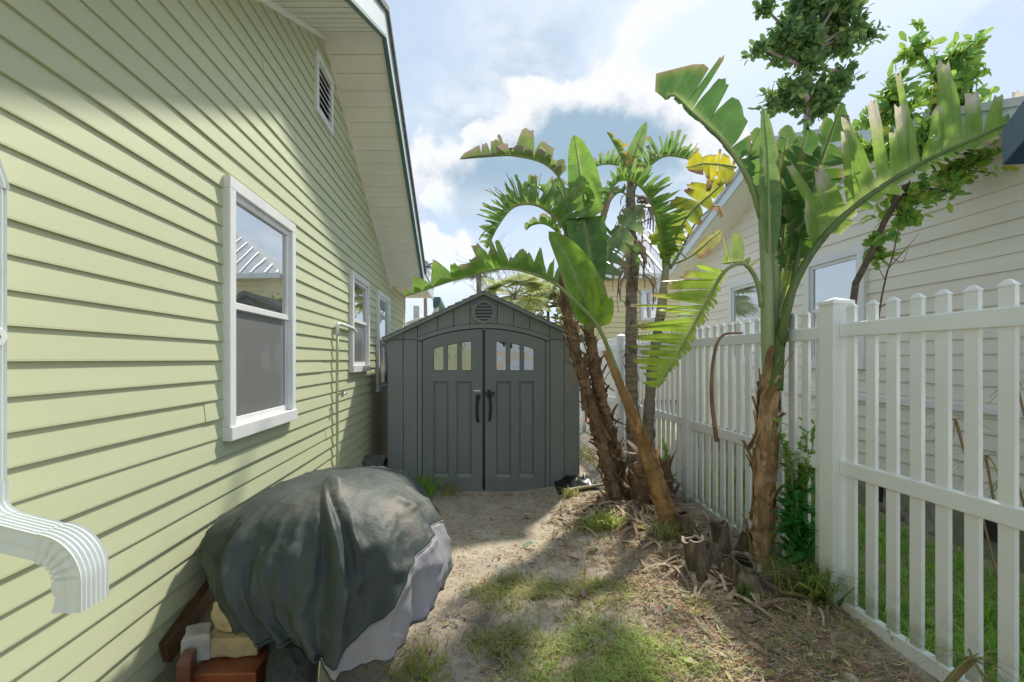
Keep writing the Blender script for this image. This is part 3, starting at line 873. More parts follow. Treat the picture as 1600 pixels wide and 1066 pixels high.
MB().hull8([(SXC - .005, SY - .012, vz - .23), (SXC + .005, SY - .012, vz - .23), (SXC + .005, SY + .0, vz - .23), (SXC - .005, SY, vz - .23),
            (SXC - .03, SY - .02, vz - .145), (SXC + .03, SY - .02, vz - .145), (SXC + .03, SY, vz - .145), (SXC - .03, SY, vz - .145)]).build('vent_drop', SHED, vr)
# roof with shingle-look edge
rf = MB(); ov = .055
for sg in (-1, 1):
    a, b = SXC, SXC + sg * (1.2 + ov)
    zb = ZP - (ZP - ZE) * (1.2 + ov) / 1.2
    rf.prism([(a, ZP - .018), (b, zb - .018), (b, zb + .022), (a, ZP + .028)], SY - .10, SY + 2.5, 'y')
sro = rf.build('roof', SHED, SH, bevel=.006)
for sg in (-1, 1):
    for k in range(14):
        t0, t1 = k / 14, (k + 1) / 14
        def R(t): return (SXC + sg * (1.2 + ov) * t, ZP - (ZP - ZE) * (1.2 + ov) / 1.2 * t)
        p0, p1 = R(t0), R(t1)
        MB().prism([(p0[0], p0[1] + .024), (p1[0], p1[1] + .026), (p1[0], p1[1] + .044), (p0[0], p0[1] + .030)], SY - .106, SY + 2.5, 'y').build('roof_shingle', SHED, sro)
# leaning board beside the shed and bunched plastic at its right corner
pn = MB().hull8([(-1.28, 5.2, .02), (-1.08, 5.25, .02), (-1.08, 5.27, .03), (-1.28, 5.22, .03),
                 (-1.31, 5.62, .42), (-1.07, 5.68, .42), (-1.07, 5.70, .43), (-1.31, 5.64, .43)])
pn.build('leaning_board', SHEET, bevel=.004, label='dark grey board leaning between shed and green wall', cat='board')
pl = MB(); n = 16; rr = random.Random(4)
for j in range(9):
    for i in range(n):
        x = 1.02 + .50 * i / (n - 1); y = 5.36 + .36 * j / 8
        edge = sin(pi * i / (n - 1)) * sin(pi * (j + .6) / 9.2)
        pl.add((x + .03 * N3(i * .7, j * .7, 2), y + .03 * N3(i * .6, j, 7), hgt(x, y) + .006 + edge * (.10 + .13 * N3(i * .55, j * .8, 4)) + .05 * sm(5.5, 5.74, y)))
for j in range(8):
    for i in range(n - 1): pl.f.append((j * n + i, j * n + i + 1, j * n + n + i + 1, j * n + n + i))
pl.build('plastic_sheet', BLACK, smooth=True, label='crumpled black plastic sheet at the right foot of shed', cat='plastic sheet')
MB().hull8([(1.12, 5.28, .09), (1.66, 5.42, .13), (1.66, 5.46, .13), (1.12, 5.33, .09), (1.12, 5.28, .115), (1.66, 5.42, .155), (1.66, 5.46, .155), (1.12, 5.33, .115)]).build(
    'wood_strip', mat('old_wood', (.30, .26, .20), .85, .2, 10, .3), bevel=.003, label='thin weathered wood strip lying by the shed corner', cat='wood strip')


# ------------------------------------------------------------------ covered motorcycle
def covered_bike():
    mo = thing('motorcycle', 'motorcycle under the dark cover, only its front tyre and fork showing', 'motorcycle', (-.72, 2.4, hgt(-.72, 2.4)))
    cx, cy, cz, R, rt = -.725, 2.02, .29, .245, .075
    ty = MB(); nu, nv = 64, 16
    for i in range(nu):
        a = 2 * pi * i / nu
        for j in range(nv):
            b = 2 * pi * j / nv
            g = 0
            if cos(b) > -.1: g = -.006 if (i + abs(j - (0 if j < 8 else 16))) % 4 == 0 else 0
            r = R + (rt + g) * cos(b) * .8
            ty.add((cx + (rt + g) * sin(b), cy + r * cos(a), cz + r * sin(a)))
    for i in range(nu):
        for j in range(nv): ty.f.append((i * nv + j, i * nv + (j + 1) % nv, ((i + 1) % nu) * nv + (j + 1) % nv, ((i + 1) % nu) * nv + j))
    t = ty.build('tyre', RUBBER, mo, smooth=False)
    rm = MB()
    rm.tube([(cx - .05, cy, cz), (cx + .05, cy, cz)], .19, 32); rm.build('rim', METAL, t)
    ds = MB(); ds.tube([(cx + .10, cy, cz), (cx + .106, cy, cz)], .15, 32); ds.build('brake_disc', mat('disc_steel', (.6, .55, .45), .3, .5, metal=.7), mo)
    for s in (-1, 1):
        MB().tube([(cx + s * .135, cy - .02, cz - .02), (cx + s * .135, cy + .05, cz + .3), (cx + s * .135, cy + .22, cz + .62)], [.034, .034, .028], 14).build('fork_tube', mat('fork_metal', (.10, .14, .17), .35, .5, metal=.5), mo, smooth=True)
    MB().tube(spline([(cx, cy + .2, .75), (cx, cy + .6, .62), (cx, cy + 1.2, .58)], 10), [.12] * 10, 10).build('frame_body', BLACK, mo, smooth=True)
    MB().tube([(cx, cy + .75, .05), (cx, cy + .75, .5)], .03, 8).build('side_stand', BLACK, mo)
    # cover
    L = [  # R, FR, F, FL, L, NL, N, NR
        [(-.60, 2.3, 1.07), (-.6, 2.55, 1.05), (-.68, 2.7, 1.02), (-.8, 2.55, 1.05), (-.90, 2.35, 1.05), (-.88, 2.18, 1.055), (-.75, 2.12, 1.06), (-.64, 2.15, 1.07)],
        [(-.40, 2.25, 1.02), (-.45, 2.65, 1.0), (-.68, 2.95, .95), (-.93, 2.7, .99), (-1.05, 2.35, .98), (-.97, 2.06, 1.01), (-.76, 1.97, 1.03), (-.54, 2.0, 1.04)],
        [(-.25, 2.2, .91), (-.34, 2.8, .90), (-.68, 3.3, .83), (-1.08, 2.9, .89), (-1.19, 2.35, .88), (-1.02, 1.96, .93), (-.76, 1.85, .95), (-.45, 1.89, .95)],
        [(-.16, 2.12, .76), (-.22, 2.8, .7), (-.68, 3.55, .6), (-1.2, 3.0, .7), (-1.30, 2.33, .755), (-1.03, 1.88, .80), (-.76, 1.765, .78), (-.38, 1.81, .78)],
        [(-.135, 2.05, .64), (-.2, 2.8, .5), (-.68, 3.6, .4), (-1.2, 3.0, .45), (-1.25, 2.28, .60), (-.95, 1.81, .67), (-.74, 1.715, .65), (-.38, 1.755, .61)],
        [(-.16, 2.0, .53), (-.25, 2.8, .35), (-.68, 3.55, .25), (-1.15, 3.0, .3), (-1.12, 2.22, .45), (-.86, 1.77, .56), (-.66, 1.705, .525), (-.43, 1.72, .435)]]
    nt, nl = 192, 72

    def crper(P, t):
        n = len(P); i = int(math.floor(t)) % n; f = t - math.floor(t)
        a, b, c, dd = (Vector(P[(i + k) % n]) for k in (-1, 0, 1, 2))
        return .5 * ((2 * b) + (c - a) * f + (2 * a - 5 * b + 4 * c - dd) * f * f + (3 * b - a - 3 * c + dd) * f ** 3)
    rings = []
    for j in range(nt):
        t = 8 * j / nt
        col = [crper(r, t) for r in L]
        rings.append(spline(col, nl))
    C = Vector((-.72, 2.35, .8))
    FOLD = ((6.66, .10, .060, .10, .03), (5.42, .13, .045, -.12, .2), (5.78, .10, .026, .05, .45), (6.3, .10, .022, .12, .5), (4.75, .20, .05, .15, .1), (7.25, .16, .020, .25, .4), (7.75, .14, .022, .35, .35), (.35, .2, .025, .1, .3), (4.2, .2, .03, .1, .3))
    P = [[None] * nl for _ in range(nt)]
    for j in range(nt):
        th = 8 * j / nt
        for k in range(nl):
            s = k / (nl - 1); p = rings[j][k]
            o = Vector((p.x - C.x, (p.y - C.y) * .7, .25 * (p.z - .6))).normalized()
            d_ = 0
            # long soft folds falling from the bars, deepening towards the hem
            for (c0, w0, am, lean, st) in FOLD:
                x = (th - c0 - lean * (s - .5)) / (w0 * (.55 + .6 * s))
                d_ += am * (math.exp(-abs(x) ** 1.15) - .45 * math.exp(-((abs(x) - 1.5) / .7) ** 2)) * sm(st, st + .35, s)
            d_ += .009 * sm(.4, 1, s) * sin(th * 9.7 + 2.5 * N3(th * .9, s * 1.2, 5))
            # round bulge of the lamp under the cloth, edge sharp above and soft below
            rr = sqrt(((th - 6.05) / .36) ** 2 + ((s - .60) / .13) ** 2)
            d_ += .022 * sm(1.3, .6, rr) if s < .60 else .022 * sm(1.25, .75, abs(th - 6.05) / .36) * sm(1, .62, s)
            # a few slack creases on the yard side
            q = N3(p.x * 3.5 + p.z * 2, p.y * 2, p.z * 7 - p.x * 3)
            d_ += .020 * (1 - abs(q)) ** 7 * sm(6.4, 7.2, th)
            q = N3(p.x * 2.1 + 4, p.y * 1.7, p.z * 2.3)
            d_ += .022 * q
            q = N3(th * 3.1 + .8 * s, s * 1.1 + 3, 2.0)
            d_ += .034 * ((1 - abs(q)) ** 6 - .25) * sm(.12, .5, s)
            q = N3(th * 6.5 - 1.2 * s, s * 1.6, 8.0)
            d_ += .014 * (1 - abs(q)) ** 6 * sm(.3, .7, s)
            q = N3(p.x * 6 + 1, p.y * 5, p.z * 13 + p.x * 9)
            d_ += .010 * (1 - abs(q)) ** 6 * sm(.2, .6, s)
            q = N3(p.x * 14 - p.z * 5, p.y * 9, p.z * 5)
            d_ += .006 * (1 - abs(q)) ** 5
            # the bars hold the top up in a peak
            zz = .045 * math.exp(-((th - 6.9) / .4) ** 2) * math.exp(-((s - .05) / .12) ** 2)
            p = p + o * d_ + Vector((0, 0, zz))
            p.z -= .035 * (1 - sm(.2, .6, s))
            p.x = -.735 + (p.x + .735) * .945; p.z = .76 + (p.z - .76) * .95
            p.x = max(p.x, WX + .02)
            P[j][k] = p
    # hem waves
    for j in range(nt):
        th = 8 * j / nt
        up = .045 * math.exp(-((th - 6.15) / .28) ** 2) + .012 * sin(th * 9)
        for k in range(nl - 14, nl):
            P[j][k] = P[j][k] + Vector((0, 0, up * ((k - nl + 15) / 14)))
    fab, pan = MB(), MB()
    K0 = 54
    def sb(th):
        if th < 2.4: th += 8
        return 1.0 - .34 * sm(6.40, 7.7, th) * sm(9.6, 8.4, th) - .03 * sm(7.6, 8.3, th) * sm(9.6, 8.5, th)
    Q = [[None] * nl for _ in range(nt)]
    for j in range(nt):
        b = sb(8 * j / nt)
        for k in range(nl):
            s = b * k / K0 if k <= K0 else b + (1 - b) * (k - K0) / (nl - 1 - K0)
            x = s * (nl - 1); i = min(nl - 2, int(x)); Q[j][k] = P[j][i].lerp(P[j][i + 1], x - i)
    P = Q
    def isp(j, k):
        return k >= K0
    for tgt, flag in ((fab, False), (pan, True)):
        idx = {}
        def vid(j, k):
            j %= nt
            if (j, k) not in idx: idx[(j, k)] = tgt.add(P[j][k])
            return idx[(j, k)]
        for j in range(nt):
            for k in range(nl - 1):
                if isp(j, k) == flag: tgt.f.append((vid(j, k), vid(j + 1, k), vid(j + 1, k + 1), vid(j, k + 1)))
        if not flag:
            a = tgt.add(sum((P[j][0] for j in range(nt)), Vector()) / nt + Vector((0, 0, .008)))
            for j in range(nt): tgt.f.append((vid(j, 0), a, vid(j + 1, 0)))
    cv = thing('motorcycle_cover', 'charcoal fabric cover with pale grey lower panel draped over motorcycle', 'vehicle cover', (-.72, 2.35, .2))
    for mb, nm, m in ((fab, 'dark_fabric', COVER), (pan, 'grey_panel', COVERG)):
        o = mb.build(nm, m, cv, smooth=True)
        md = o.modifiers.new('cloth thickness', 'SOLIDIFY'); md.thickness = .003; md.offset = -1
    ring = [P[j % nt][K0] for j in range(nt + 1)]
    sel = [ring[j] + (ring[j] - C).normalized() * .001 for j in range(int(nt * 6.45 / 8), nt)] + [ring[j] for j in range(0, int(nt * 1.0 / 8))]
    MB().tube(sel, .0035, 5).build('seam_welt', COVERG, cv, smooth=True)
    MB().tube([P[j % nt][nl - 1] for j in range(nt + 1)], .005, 5).build('hem', COVER, cv, smooth=True)


covered_bike()


# blocks, stones and the plank by the wall
def rough_block(name, c, size, m, rz=0, amp=.012, label='', cat='', seed=0, group=None):
    bm = bmesh.new(); bmesh.ops.create_cube(bm, size=1)
    bmesh.ops.subdivide_edges(bm, edges=bm.edges, cuts=4, use_grid_fill=True)
    for v in bm.verts:
        v.co = Vector((v.co.x * size[0], v.co.y * size[1], v.co.z * size[2]))
        n = noise.noise_vector(v.co * 14 + Vector((seed, seed * 2, 0))); v.co += n * amp
    bmesh.ops.rotate(bm, verts=bm.verts, matrix=Matrix.Rotation(rz, 3, 'Z'))
    bmesh.ops.translate(bm, verts=bm.verts, vec=Vector(c))
    me = bpy.data.meshes.new(name); bm.to_mesh(me); bm.free(); me.materials.append(m)
    o = bpy.data.objects.new(name, me); COL.objects.link(o)
    md = o.modifiers.new('b', 'BEVEL'); md.width = .006; md.segments = 2; md.limit_method = 'ANGLE'
    tag(o, label, cat, group)
    return o


rough_block('paver_block', (-1.02, 1.71, .25), (.28, .22, .09), BRICK, .10, .003, 'glossy red brown block, uppermost in front of cover by wall', 'block', 1)
rough_block('paver_block', (-1.01, 1.72, .145), (.33, .24, .10), BRICK, .06, .003, 'red brown block beneath the uppermost one by green wall', 'block', 2)
rough_block('paver_block', (-1.02, 1.74, .03), (.36, .26, .12), BRICK, .04, .003, 'lowest red brown block of the stack by green wall', 'block', 3)
rough_block('paver_block', (-1.0, 1.96, .30), (.26, .24, .09), BRICK, .05, .003, 'red brown block behind the stack, under tan stone', 'block', 4)
rough_block('paver_block', (-1.0, 1.98, .12), (.30, .26, .24), BRICK, .03, .003, 'large red brown block at the back of stack, low by wall', 'block', 5)
rough_block('paver_block', (-1.13, 1.83, .36), (.05, .10, .13), mat('dark_red_block', (.13, .045, .028), .4, .5, 9, .2, .4, 40), .3, .004, 'small dark red block standing upright against the wall', 'block', 8)
rough_block('tan_stone', (-1.02, 2.0, .388), (.22, .13, .08), TAN, .08, .010, 'flat tan stone lying on the red brown block', 'stone', 5)
rough_block('tan_stone', (-1.045, 2.03, .495), (.14, .11, .13), TAN, -.1, .018, 'rough upright tan stone on top of flat tan one', 'stone', 6)
rough_block('grey_stone', (-1.16, 1.95, .40), (.10, .11, .10), GREY, .4, .018, 'small pale grey stone on the block by the plank', 'stone', 7)
wb = MB().hull8([(-1.315, 1.96, .31), (-1.275, 1.955, .31), (-1.275, 2.55, .48), (-1.315, 2.55, .48), (-1.315, 1.93, .41), (-1.275, 1.925, .41), (-1.275, 2.52, .58), (-1.315, 2.52, .58)])
wb.build('wood_plank', WOOD, bevel=.006, label='dark stained plank sloping against the green wall', cat='plank')

# ------------------------------------------------------------------ broad-leaved plants
G_D, G_M, G_L, G_Y = (.06, .15, .04), (.11, .235, .05), (.19, .34, .05), (.42, .43, .04)
G_P = (.19, .28, .11); BRN = (.29, .205, .12); GRY = (.36, .31, .24); TANL = (.50, .34, .16)


def mixc(a, b, t): return tuple(a[i] + (b[i] - a[i]) * t for i in range(3))


def leaf(plant, pts, wa, wb, aa, ab, s0=.3, strips=14, tear=.5, curl=.15, c1=G_M, c2=G_L, dry=.15, seed=1, rib=.012, shape=.75, lean=.35, fringe=.12, dryc=BRN, ribc=None, spread=1.0):
    """torn paddle leaf. pts are midrib points; wa/wb half widths in metres of the two blade halves; aa/ab their angles (deg)
    about the midrib, 0 = sideways (upper side), 90 = towards the open yard, 180 = other side"""
    rnd = random.Random(seed); n = 60
    M = spline(pts, n)
    def at(s):
        x = max(0, min(.9999, s)) * (n - 1); i = int(x); return M[i].lerp(M[min(i + 1, n - 1)], x - i)
    def tan(s):
        i = int(max(0, min(1, s)) * (n - 1)); return (M[min(i + 1, n - 1)] - M[max(i - 1, 0)]).normalized()
    Vw = Vector((0, -1, 0))
    L = sum((M[i + 1] - M[i]).length for i in range(n - 1))
    mb = MB(); vs = []
    def side(w, ang):
        if w <= 0: return
        cuts = [s0]
        for i in range(strips):
            cuts.append(cuts[-1] + rnd.uniform(.3, 1.8))
        q = cuts[-1] - s0; cuts = [s0 + (c - s0) / q * (1 - s0) for c in cuts]
        for k in range(strips):
            a, b = cuts[k], cuts[k + 1]
            hang = 1 if (tear >= .35 and rnd.random() < .08) else 0
            da = radians(ang + rnd.gauss(0, 9 * spread)); ln = rnd.uniform(1 - fringe * 2.0, 1 + fringe * 1.2)
            torn = tear * rnd.uniform(.5, 1.3) if rnd.random() < .85 else .05; t0 = rnd.uniform(.1, .5)
            if tear < .2: torn = 0; da = radians(ang); ln = 1.0
            le = lean + rnd.gauss(0, .10 * spread) * (tear >= .2); cu = curl * (rnd.uniform(.3, 1.8) if tear >= .2 else 1) + hang * .8
            tint = rnd.random(); dr = dry * rnd.uniform(.0, 2.0) if rnd.random() < .88 else dry * 3
            ns, nt_ = 4, 6; base = len(mb.v)
            for i in range(ns + 1):
                u = i / ns
                for j in range(nt_ + 1):
                    t = j / nt_
                    sc = (a + b) / 2 + (u - .5) * (b - a) * (1 - min(.95, torn) * max(0, (t - t0) / (1 - t0)) ** 1.1)
                    ss = max(s0, min(1, sc)); T_ = tan(ss)
                    prof = (max(0.0, sin(pi * min(1, ((ss - s0) / (1 - s0)) ** shape * .990 + .010))) ** .55)
                    Bv = Vw.cross(T_)
                    Bv = Bv.normalized() if Bv.length > .05 else Vector((1, 0, 0))
                    if Bv.z < -.001: Bv = -Bv
                    N_ = Bv.cross(T_).normalized()
                    if N_.y > 0: N_ = -N_
                    dd = Bv * cos(da) + N_ * sin(da)
                    ww = w * prof * ln * (1 + .05 * sin(u * 9 + k) * (tear >= .2))
                    p = at(ss) + dd * ww * t + T_ * (le * ww * t) + Vector((0, 0, -1)) * cu * ww * t * t + N_ * (.03 * ww * sin(u * pi) * t)
                    p += N_ * .012 * N3(p.x * 9, p.z * 9, seed)
                    c = mixc(c1, c2, .55 * tint + .45 * t * rnd.uniform(.7, 1))
                    dq = sm(1 - dr - .12, 1 - dr + .1, t) if dr > .02 else 0
                    if dr > .02: c = mixc(c, mixc(G_Y, dryc, .6), .3 * sm(1 - dr - .3, 1 - dr, t))
                    c = mixc(c, dryc, dq)
                    c = mixc(c, mixc(c, (.45, .5, .2), .5), math.exp(-t * 14))
                    mb.cc = c; mb.add(p); vs.append(ss * L + le * 0)
            for i in range(ns):
                for j in range(nt_):
                    q = base + i * (nt_ + 1) + j
                    mb.f.append((q, q + 1, q + nt_ + 2, q + nt_ + 1))
    side(wa, aa); side(wb, ab)
    o = mb.build('leaf', LEAF, plant, smooth=True, attr=True)
    va = o.data.attributes.new('vein', 'FLOAT', 'POINT'); va.data.foreach_set('value', vs)
    r = MB(); k = 26; R = [at(i / (k - 1)) for i in range(k)]
    rr = [rib * (1.25 - 1.1 * i / (k - 1)) + .0015 for i in range(k)]
    r.tube(R, rr, 7).build('midrib', ribc or PETI, o, smooth=True)
    return o


def trunk(plant, pts, rad, m, flaps=60, fc=(BRN, TANL), seed=0, s1=1.0, fl=.16, name='trunk', wild=.5, n=70):
    rnd = random.Random(seed); M = spline(pts, n)
    R = []
    for i in range(n):
        s = i / (n - 1); x = s * (len(rad) - 1); a = int(min(x, len(rad) - 2))
        R.append((rad[a] + (rad[a + 1] - rad[a]) * (x - a)) * (1 + .07 * sin(i * 1.9) + .04 * rnd.uniform(-1, 1)))
    MB().tube(M, R, 14, fn=lambda k, an: 1 + .12 * N3(cos(an) * 2, sin(an) * 2, k * .35 + seed)).build(name, m, plant, smooth=True)
    if not flaps: return
    hb = MB()
    for q in range(flaps):
        s = rnd.uniform(.0, s1) ** 1.0; i = min(n - 2, int(s * (n - 1)))
        T_ = (M[i + 1] - M[i]).normalized(); a = T_.cross(Vector((.3, 1, .1))).normalized(); b = T_.cross(a)
        an = rnd.uniform(0, 2 * pi); wid = rnd.uniform(.15, .8); ln = fl * rnd.uniform(.4, 1.3); up = 1 if rnd.random() < .65 else -1
        c = mixc(fc[0], fc[1], rnd.random()); v = rnd.uniform(.72, 1.2); c = tuple(x * v for x in c)
        out = rnd.uniform(.0, wild) * (2.2 if rnd.random() < .2 else 1); tw = rnd.uniform(-.7, .7)
        base = len(hb.v); ni, nj = 4, 5
        for jj in range(nj + 1):
            t = jj / nj
            for ii in range(ni + 1):
                u = ii / ni - .5
                aa = an + u * wid * 2 * (1 - .75 * t) + tw * t
                rr = R[i] * (1.06 + out * t * t * 2.2) + .004 * sin(ii * 3 + q)
                hb.cc = tuple(x * (1 - .25 * t * rnd.random()) for x in c)
                hb.add(M[i] + T_ * (up * ln * t - .02) + (a * cos(aa) + b * sin(aa)) * rr)
        for jj in range(nj):
            for ii in range(ni):
                z = base + jj * (ni + 1) + ii; hb.f.append((z, z + 1, z + ni + 2, z + ni + 1))
    hb.build('dry_sheath', HUSK, plant, smooth=True, attr=True, kind='stuff')


def stem(plant, pts, r, m=None, name='leaf_stalk'):
    return MB().tube(spline(pts, 24), [r[0] + (r[1] - r[0]) * i / 23 for i in range(24)], 9).build(name, m or PETI, plant, smooth=True)


def PP(lst, d=None):
    """points given as (u, v, distance): bearing and height as seen from the yard's entrance, distance in metres"""
    return [pt(p[0], p[1], p[2] if len(p) > 2 else d) for p in lst]


D1 = 4.85
# --- plant 1: leaning left, ringed husky trunk, arching fringed leaf
g = 'giant bird of paradise plants'
b1 = thing('bird_of_paradise', 'bird of paradise plant with ragged trunk leaning left nearest the shed', 'plant', pt(958, 790, D1), g)
trunk(b1, PP([(965, 800), (948, 715), (925, 640), (905, 570), (889, 500), (880, 440), (884, 390), (888, 340)], D1), [.085, .070, .062, .055, .052, .046, .04, .034], BARK, 210, (BRN, (.26, .17, .11)), 3, .78, .17, wild=.7)
leaf(b1, PP([(888, 340, 4.85), (897, 396, 4.80)][::-1][:1] + [(888, 372, 4.75), (876, 350, 4.7), (851, 327, 4.65), (828, 319, 4.6), (801, 325, 4.55), (778, 354, 4.5), (762, 388, 4.5)]), .38, .30, 8, 44, .12, 40, .85, .12, G_M, G_P, .02, 11, .014, .5, .25, .10)
leaf(b1, PP([(888, 330, 4.85), (878, 285, 4.9), (851, 256, 4.9), (805, 244, 4.9), (766, 245, 4.85), (719, 249, 4.8)]), .27, .18, 6, 48, .26, 8, .5, .1, (.11, .16, .06), (.13, .20, .05), .28, 12, .013, .8, .05, .25, dryc=(.24, .185, .15))
leaf(b1, PP([(886, 345, 4.9), (880, 310, 4.95), (870, 290, 5.0), (858, 282, 5.0)]), .15, .12, 20, 160, .2, 5, .5, .3, G_D, G_M, .1, 13, .01)
leaf(b1, PP([(884, 380, 4.95), (868, 360, 5.0), (850, 350, 5.05), (832, 352, 5.1), (822, 360, 5.1)]), .12, .10, 15, 60, .2, 7, .6, .2, G_M, G_P, .1, 14, .01)
leaf(b1, PP([(887, 350, 4.95), (896, 300, 5.0), (905, 280, 5.0), (925, 275, 5.0)]), .10, .10, 30, 150, .3, 6, .6, .4, G_D, G_M, .2, 15, .01)
# --- plant 2: second trunk, upright paddles
D2 = 4.95
b2 = thing('bird_of_paradise', 'bird of paradise plant with upright paddle leaf, second trunk from shed', 'plant', pt(975, 790, D2), g)
trunk(b2, PP([(978, 790), (955, 690), (938, 620), (927, 560), (920, 515)], D2), [.080, .066, .062, .055, .048], BARK, 170, (BRN, (.30, .18, .10)), 5, 1, .18, wild=.7)
stem(b2, PP([(920, 520), (916, 460), (915, 400), (917, 330)], D2), (.048, .022))
leaf(b2, PP([(918, 400, 4.95), (917, 340, 4.95), (912, 310, 4.95), (905, 265, 4.95), (897, 211, 4.95)]), .16, .20, 165, 22, .28, 5, .04, .02, G_M, G_L, 0, 21, .013, .62, .1, .02, spread=.25)
leaf(b2, PP([(905, 470, 4.9), (906, 400, 4.8), (909, 345, 4.72), (913, 350, 4.65), (922, 400, 4.6), (937, 449, 4.58)]), .20, .20, 20, 165, .42, 6, .12, .05, (.06, .145, .035), G_M, 0, 22, .013, .6, .15, .03, spread=.4)
leaf(b2, PP([(925, 470, 4.9), (938, 400, 4.9), (962, 366, 4.9), (985, 340, 4.88), (1003, 321, 4.85)]), .25, .25, 10, 175, .2, 9, .45, .25, (.07, .14, .06), G_P, .08, 23, .012, .6, .2)
leaf(b2, PP([(920, 460, 5.0), (935, 380, 5.05), (945, 325, 5.1), (955, 300, 5.1), (968, 290, 5.1)]), .05, .05, 10, 170, .6, 3, .5, .3, BRN, GRY, .9, 24, .014)
leaf(b2, PP([(915, 350, 4.9), (920, 310, 4.85), (908, 298, 4.8), (895, 302, 4.8)]), .07, .09, 30, 130, .3, 3, .2, .1, G_L, G_M, 0, 25, .01)
# --- plant 3: low leaning stem with the long leaf reaching to the house
D3 = 4.15
b3 = thing('bird_of_paradise', 'young bird of paradise stem leaning left, long torn leaf reaching house', 'plant', pt(1050, 835, D3), g)
trunk(b3, PP([(1052, 845), (1035, 780), (1012, 710), (985, 640), (962, 585), (946, 548)], D3), [.070, .082, .070, .052, .040, .028], mat('tan_stem_husk', (.36, .21, .085), .6, .3, 10, .35, .4, 30, (.20, .11, .05), 5, stretch=(1, 1, .25)), 22, ((.36, .21, .09), (.45, .28, .12)), 8, .75, .22, wild=.3)
leaf(b3, PP([(968, 590, 4.15), (935, 511, 4.12), (901, 473, 4.1), (866, 442, 4.1), (835, 429, 4.1), (805, 421, 4.1), (774, 421, 4.1), (747, 428, 4.1), (700, 441, 4.05), (660, 455, 4.0), (632, 463, 3.95)]), .25, .15, 6, 40, .42, 12, .95, .05, (.13, .25, .06), G_L, .08, 31, .016, .75, .30, .30, dryc=(.30, .24, .17))
leaf(b3, PP([(930, 512, 4.2), (922, 500, 4.2), (908, 460, 4.2), (885, 405, 4.2), (857, 362, 4.2)]), .14, .22, 160, 15, .05, 5, .10, .05, (.10, .22, .03), (.20, .36, .03), .02, 32, .012, .55, .1, .05, spread=.4)
leaf(b3, PP([(930, 505, 4.12), (927, 470, 4.1), (922, 424, 4.08)]), .06, .055, 165, 15, .05, 2, .05, .02, (.22, .38, .02), (.28, .44, .03), 0, 33, .006, .6, .1, .02, spread=.2)
leaf(b3, PP([(937, 512, 4.12), (945, 490, 4.1), (956, 464, 4.08)]), .075, .075, 170, 10, .05, 2, .1, .02, (.20, .36, .02), (.26, .42, .03), 0, 34, .006, .55, .1, .02, spread=.2)
# --- plant 4: tall ringed trunk behind with crown of fringed leaves
D4 = 5.6
b4 = thing('bird_of_paradise', 'tallest bird of paradise behind, grey ringed trunk and dead hanging skirt', 'plant', pt(995, 765, D4), g)
trunk(b4, PP([(995, 770), (990, 700), (987, 600), (986, 500), (987, 420), (986, 350), (985, 290), (985, 262)], D4), [.088, .080, .074, .070, .066, .062, .058, .035], BARKG, 60, ((.17, .14, .11), (.28, .22, .17)), 12, .95, .10, wild=.25)
rnd = random.Random(5)
sk = MB()
for q in range(46):
    s = pt(986 + rnd.uniform(-9, 9), rnd.uniform(300, 430), D4 - rnd.uniform(-.08, .1)); an = rnd.uniform(0, 2 * pi)
    o_ = Vector((cos(an), sin(an) * .8, 0)); ln = rnd.uniform(.2, .48); wd = rnd.uniform(.02, .05); up = rnd.uniform(0, .25)
    sd_ = Vector((-o_.y, o_.x, 0)); base = len(sk.v); c = mixc((.16, .125, .10), (.36, .29, .23), rnd.random())
    for j in range(6):
        t = j / 5; w_ = wd * (1 - .8 * t) + .004
        p = s + o_ * (.06 + ln * .5 * sin(t * pi * .6)) + Vector((0, 0, up * t - ln * 1.1 * t * t))
        sk.cc = c
        for u in (-1, 0, 1): sk.add(p + sd_ * w_ * u + o_ * (.012 * (u * u) * sin(q + j)))
    for j in range(5):
        for u in range(2):
            z = base + j * 3 + u; sk.f.append((z, z + 1, z + 4, z + 3))
sk.build('dead_skirt', HUSK, b4, smooth=True, attr=True)
leaf(b4, PP([(985, 285, 5.6), (990, 250, 5.6), (998, 222, 5.6), (1010, 191, 5.6)]), .09, .11, 165, 20, .2, 3, .05, .02, G_M, G_P, 0, 41, .01, .5, .1, .03, spread=.2)
leaf(b4, PP([(984, 285, 5.55), (975, 255, 5.5), (962, 230, 5.5), (948, 206, 5.5)]), .13, .08, 14, 60, .25, 4, .35, .1, G_M, (.16, .22, .06), .18, 42, .01, .6, .05, .1, dryc=(.45, .30, .07))
leaf(b4, PP([(990, 300, 5.6), (1002, 275, 5.55), (1023, 253, 5.5), (1042, 244, 5.5), (1062, 246, 5.5), (1088, 254, 5.5), (1100, 268, 5.5)]), .31, .22, 10, 48, .22, 28, .9, .15, G_M, G_P, .03, 43, .01, .6, .1, .2)
leaf(b4, PP([(984, 290, 5.65), (972, 263, 5.7), (955, 257, 5.7), (935, 259, 5.7), (925, 268, 5.7)]), .23, .18, 10, 60, .2, 18, .85, .1, G_M, G_P, .05, 44, .01, .6, .0, .12)
leaf(b4, PP([(988, 300, 5.5), (995, 280, 5.45), (985, 268, 5.4), (970, 272, 5.35)]), .15, .12, 20, 120, .2, 6, .6, .3, G_D, G_M, .2, 45, .01)
leaf(b4, PP([(988, 330, 5.5), (1010, 322, 5.4), (1030, 335, 5.4), (1042, 362, 5.4)]), .14, .12, 15, 80, .2, 8, .7, .5, (.14, .13, .08), (.2, .17, .11), .5, 46, .01, dryc=(.22, .17, .13))
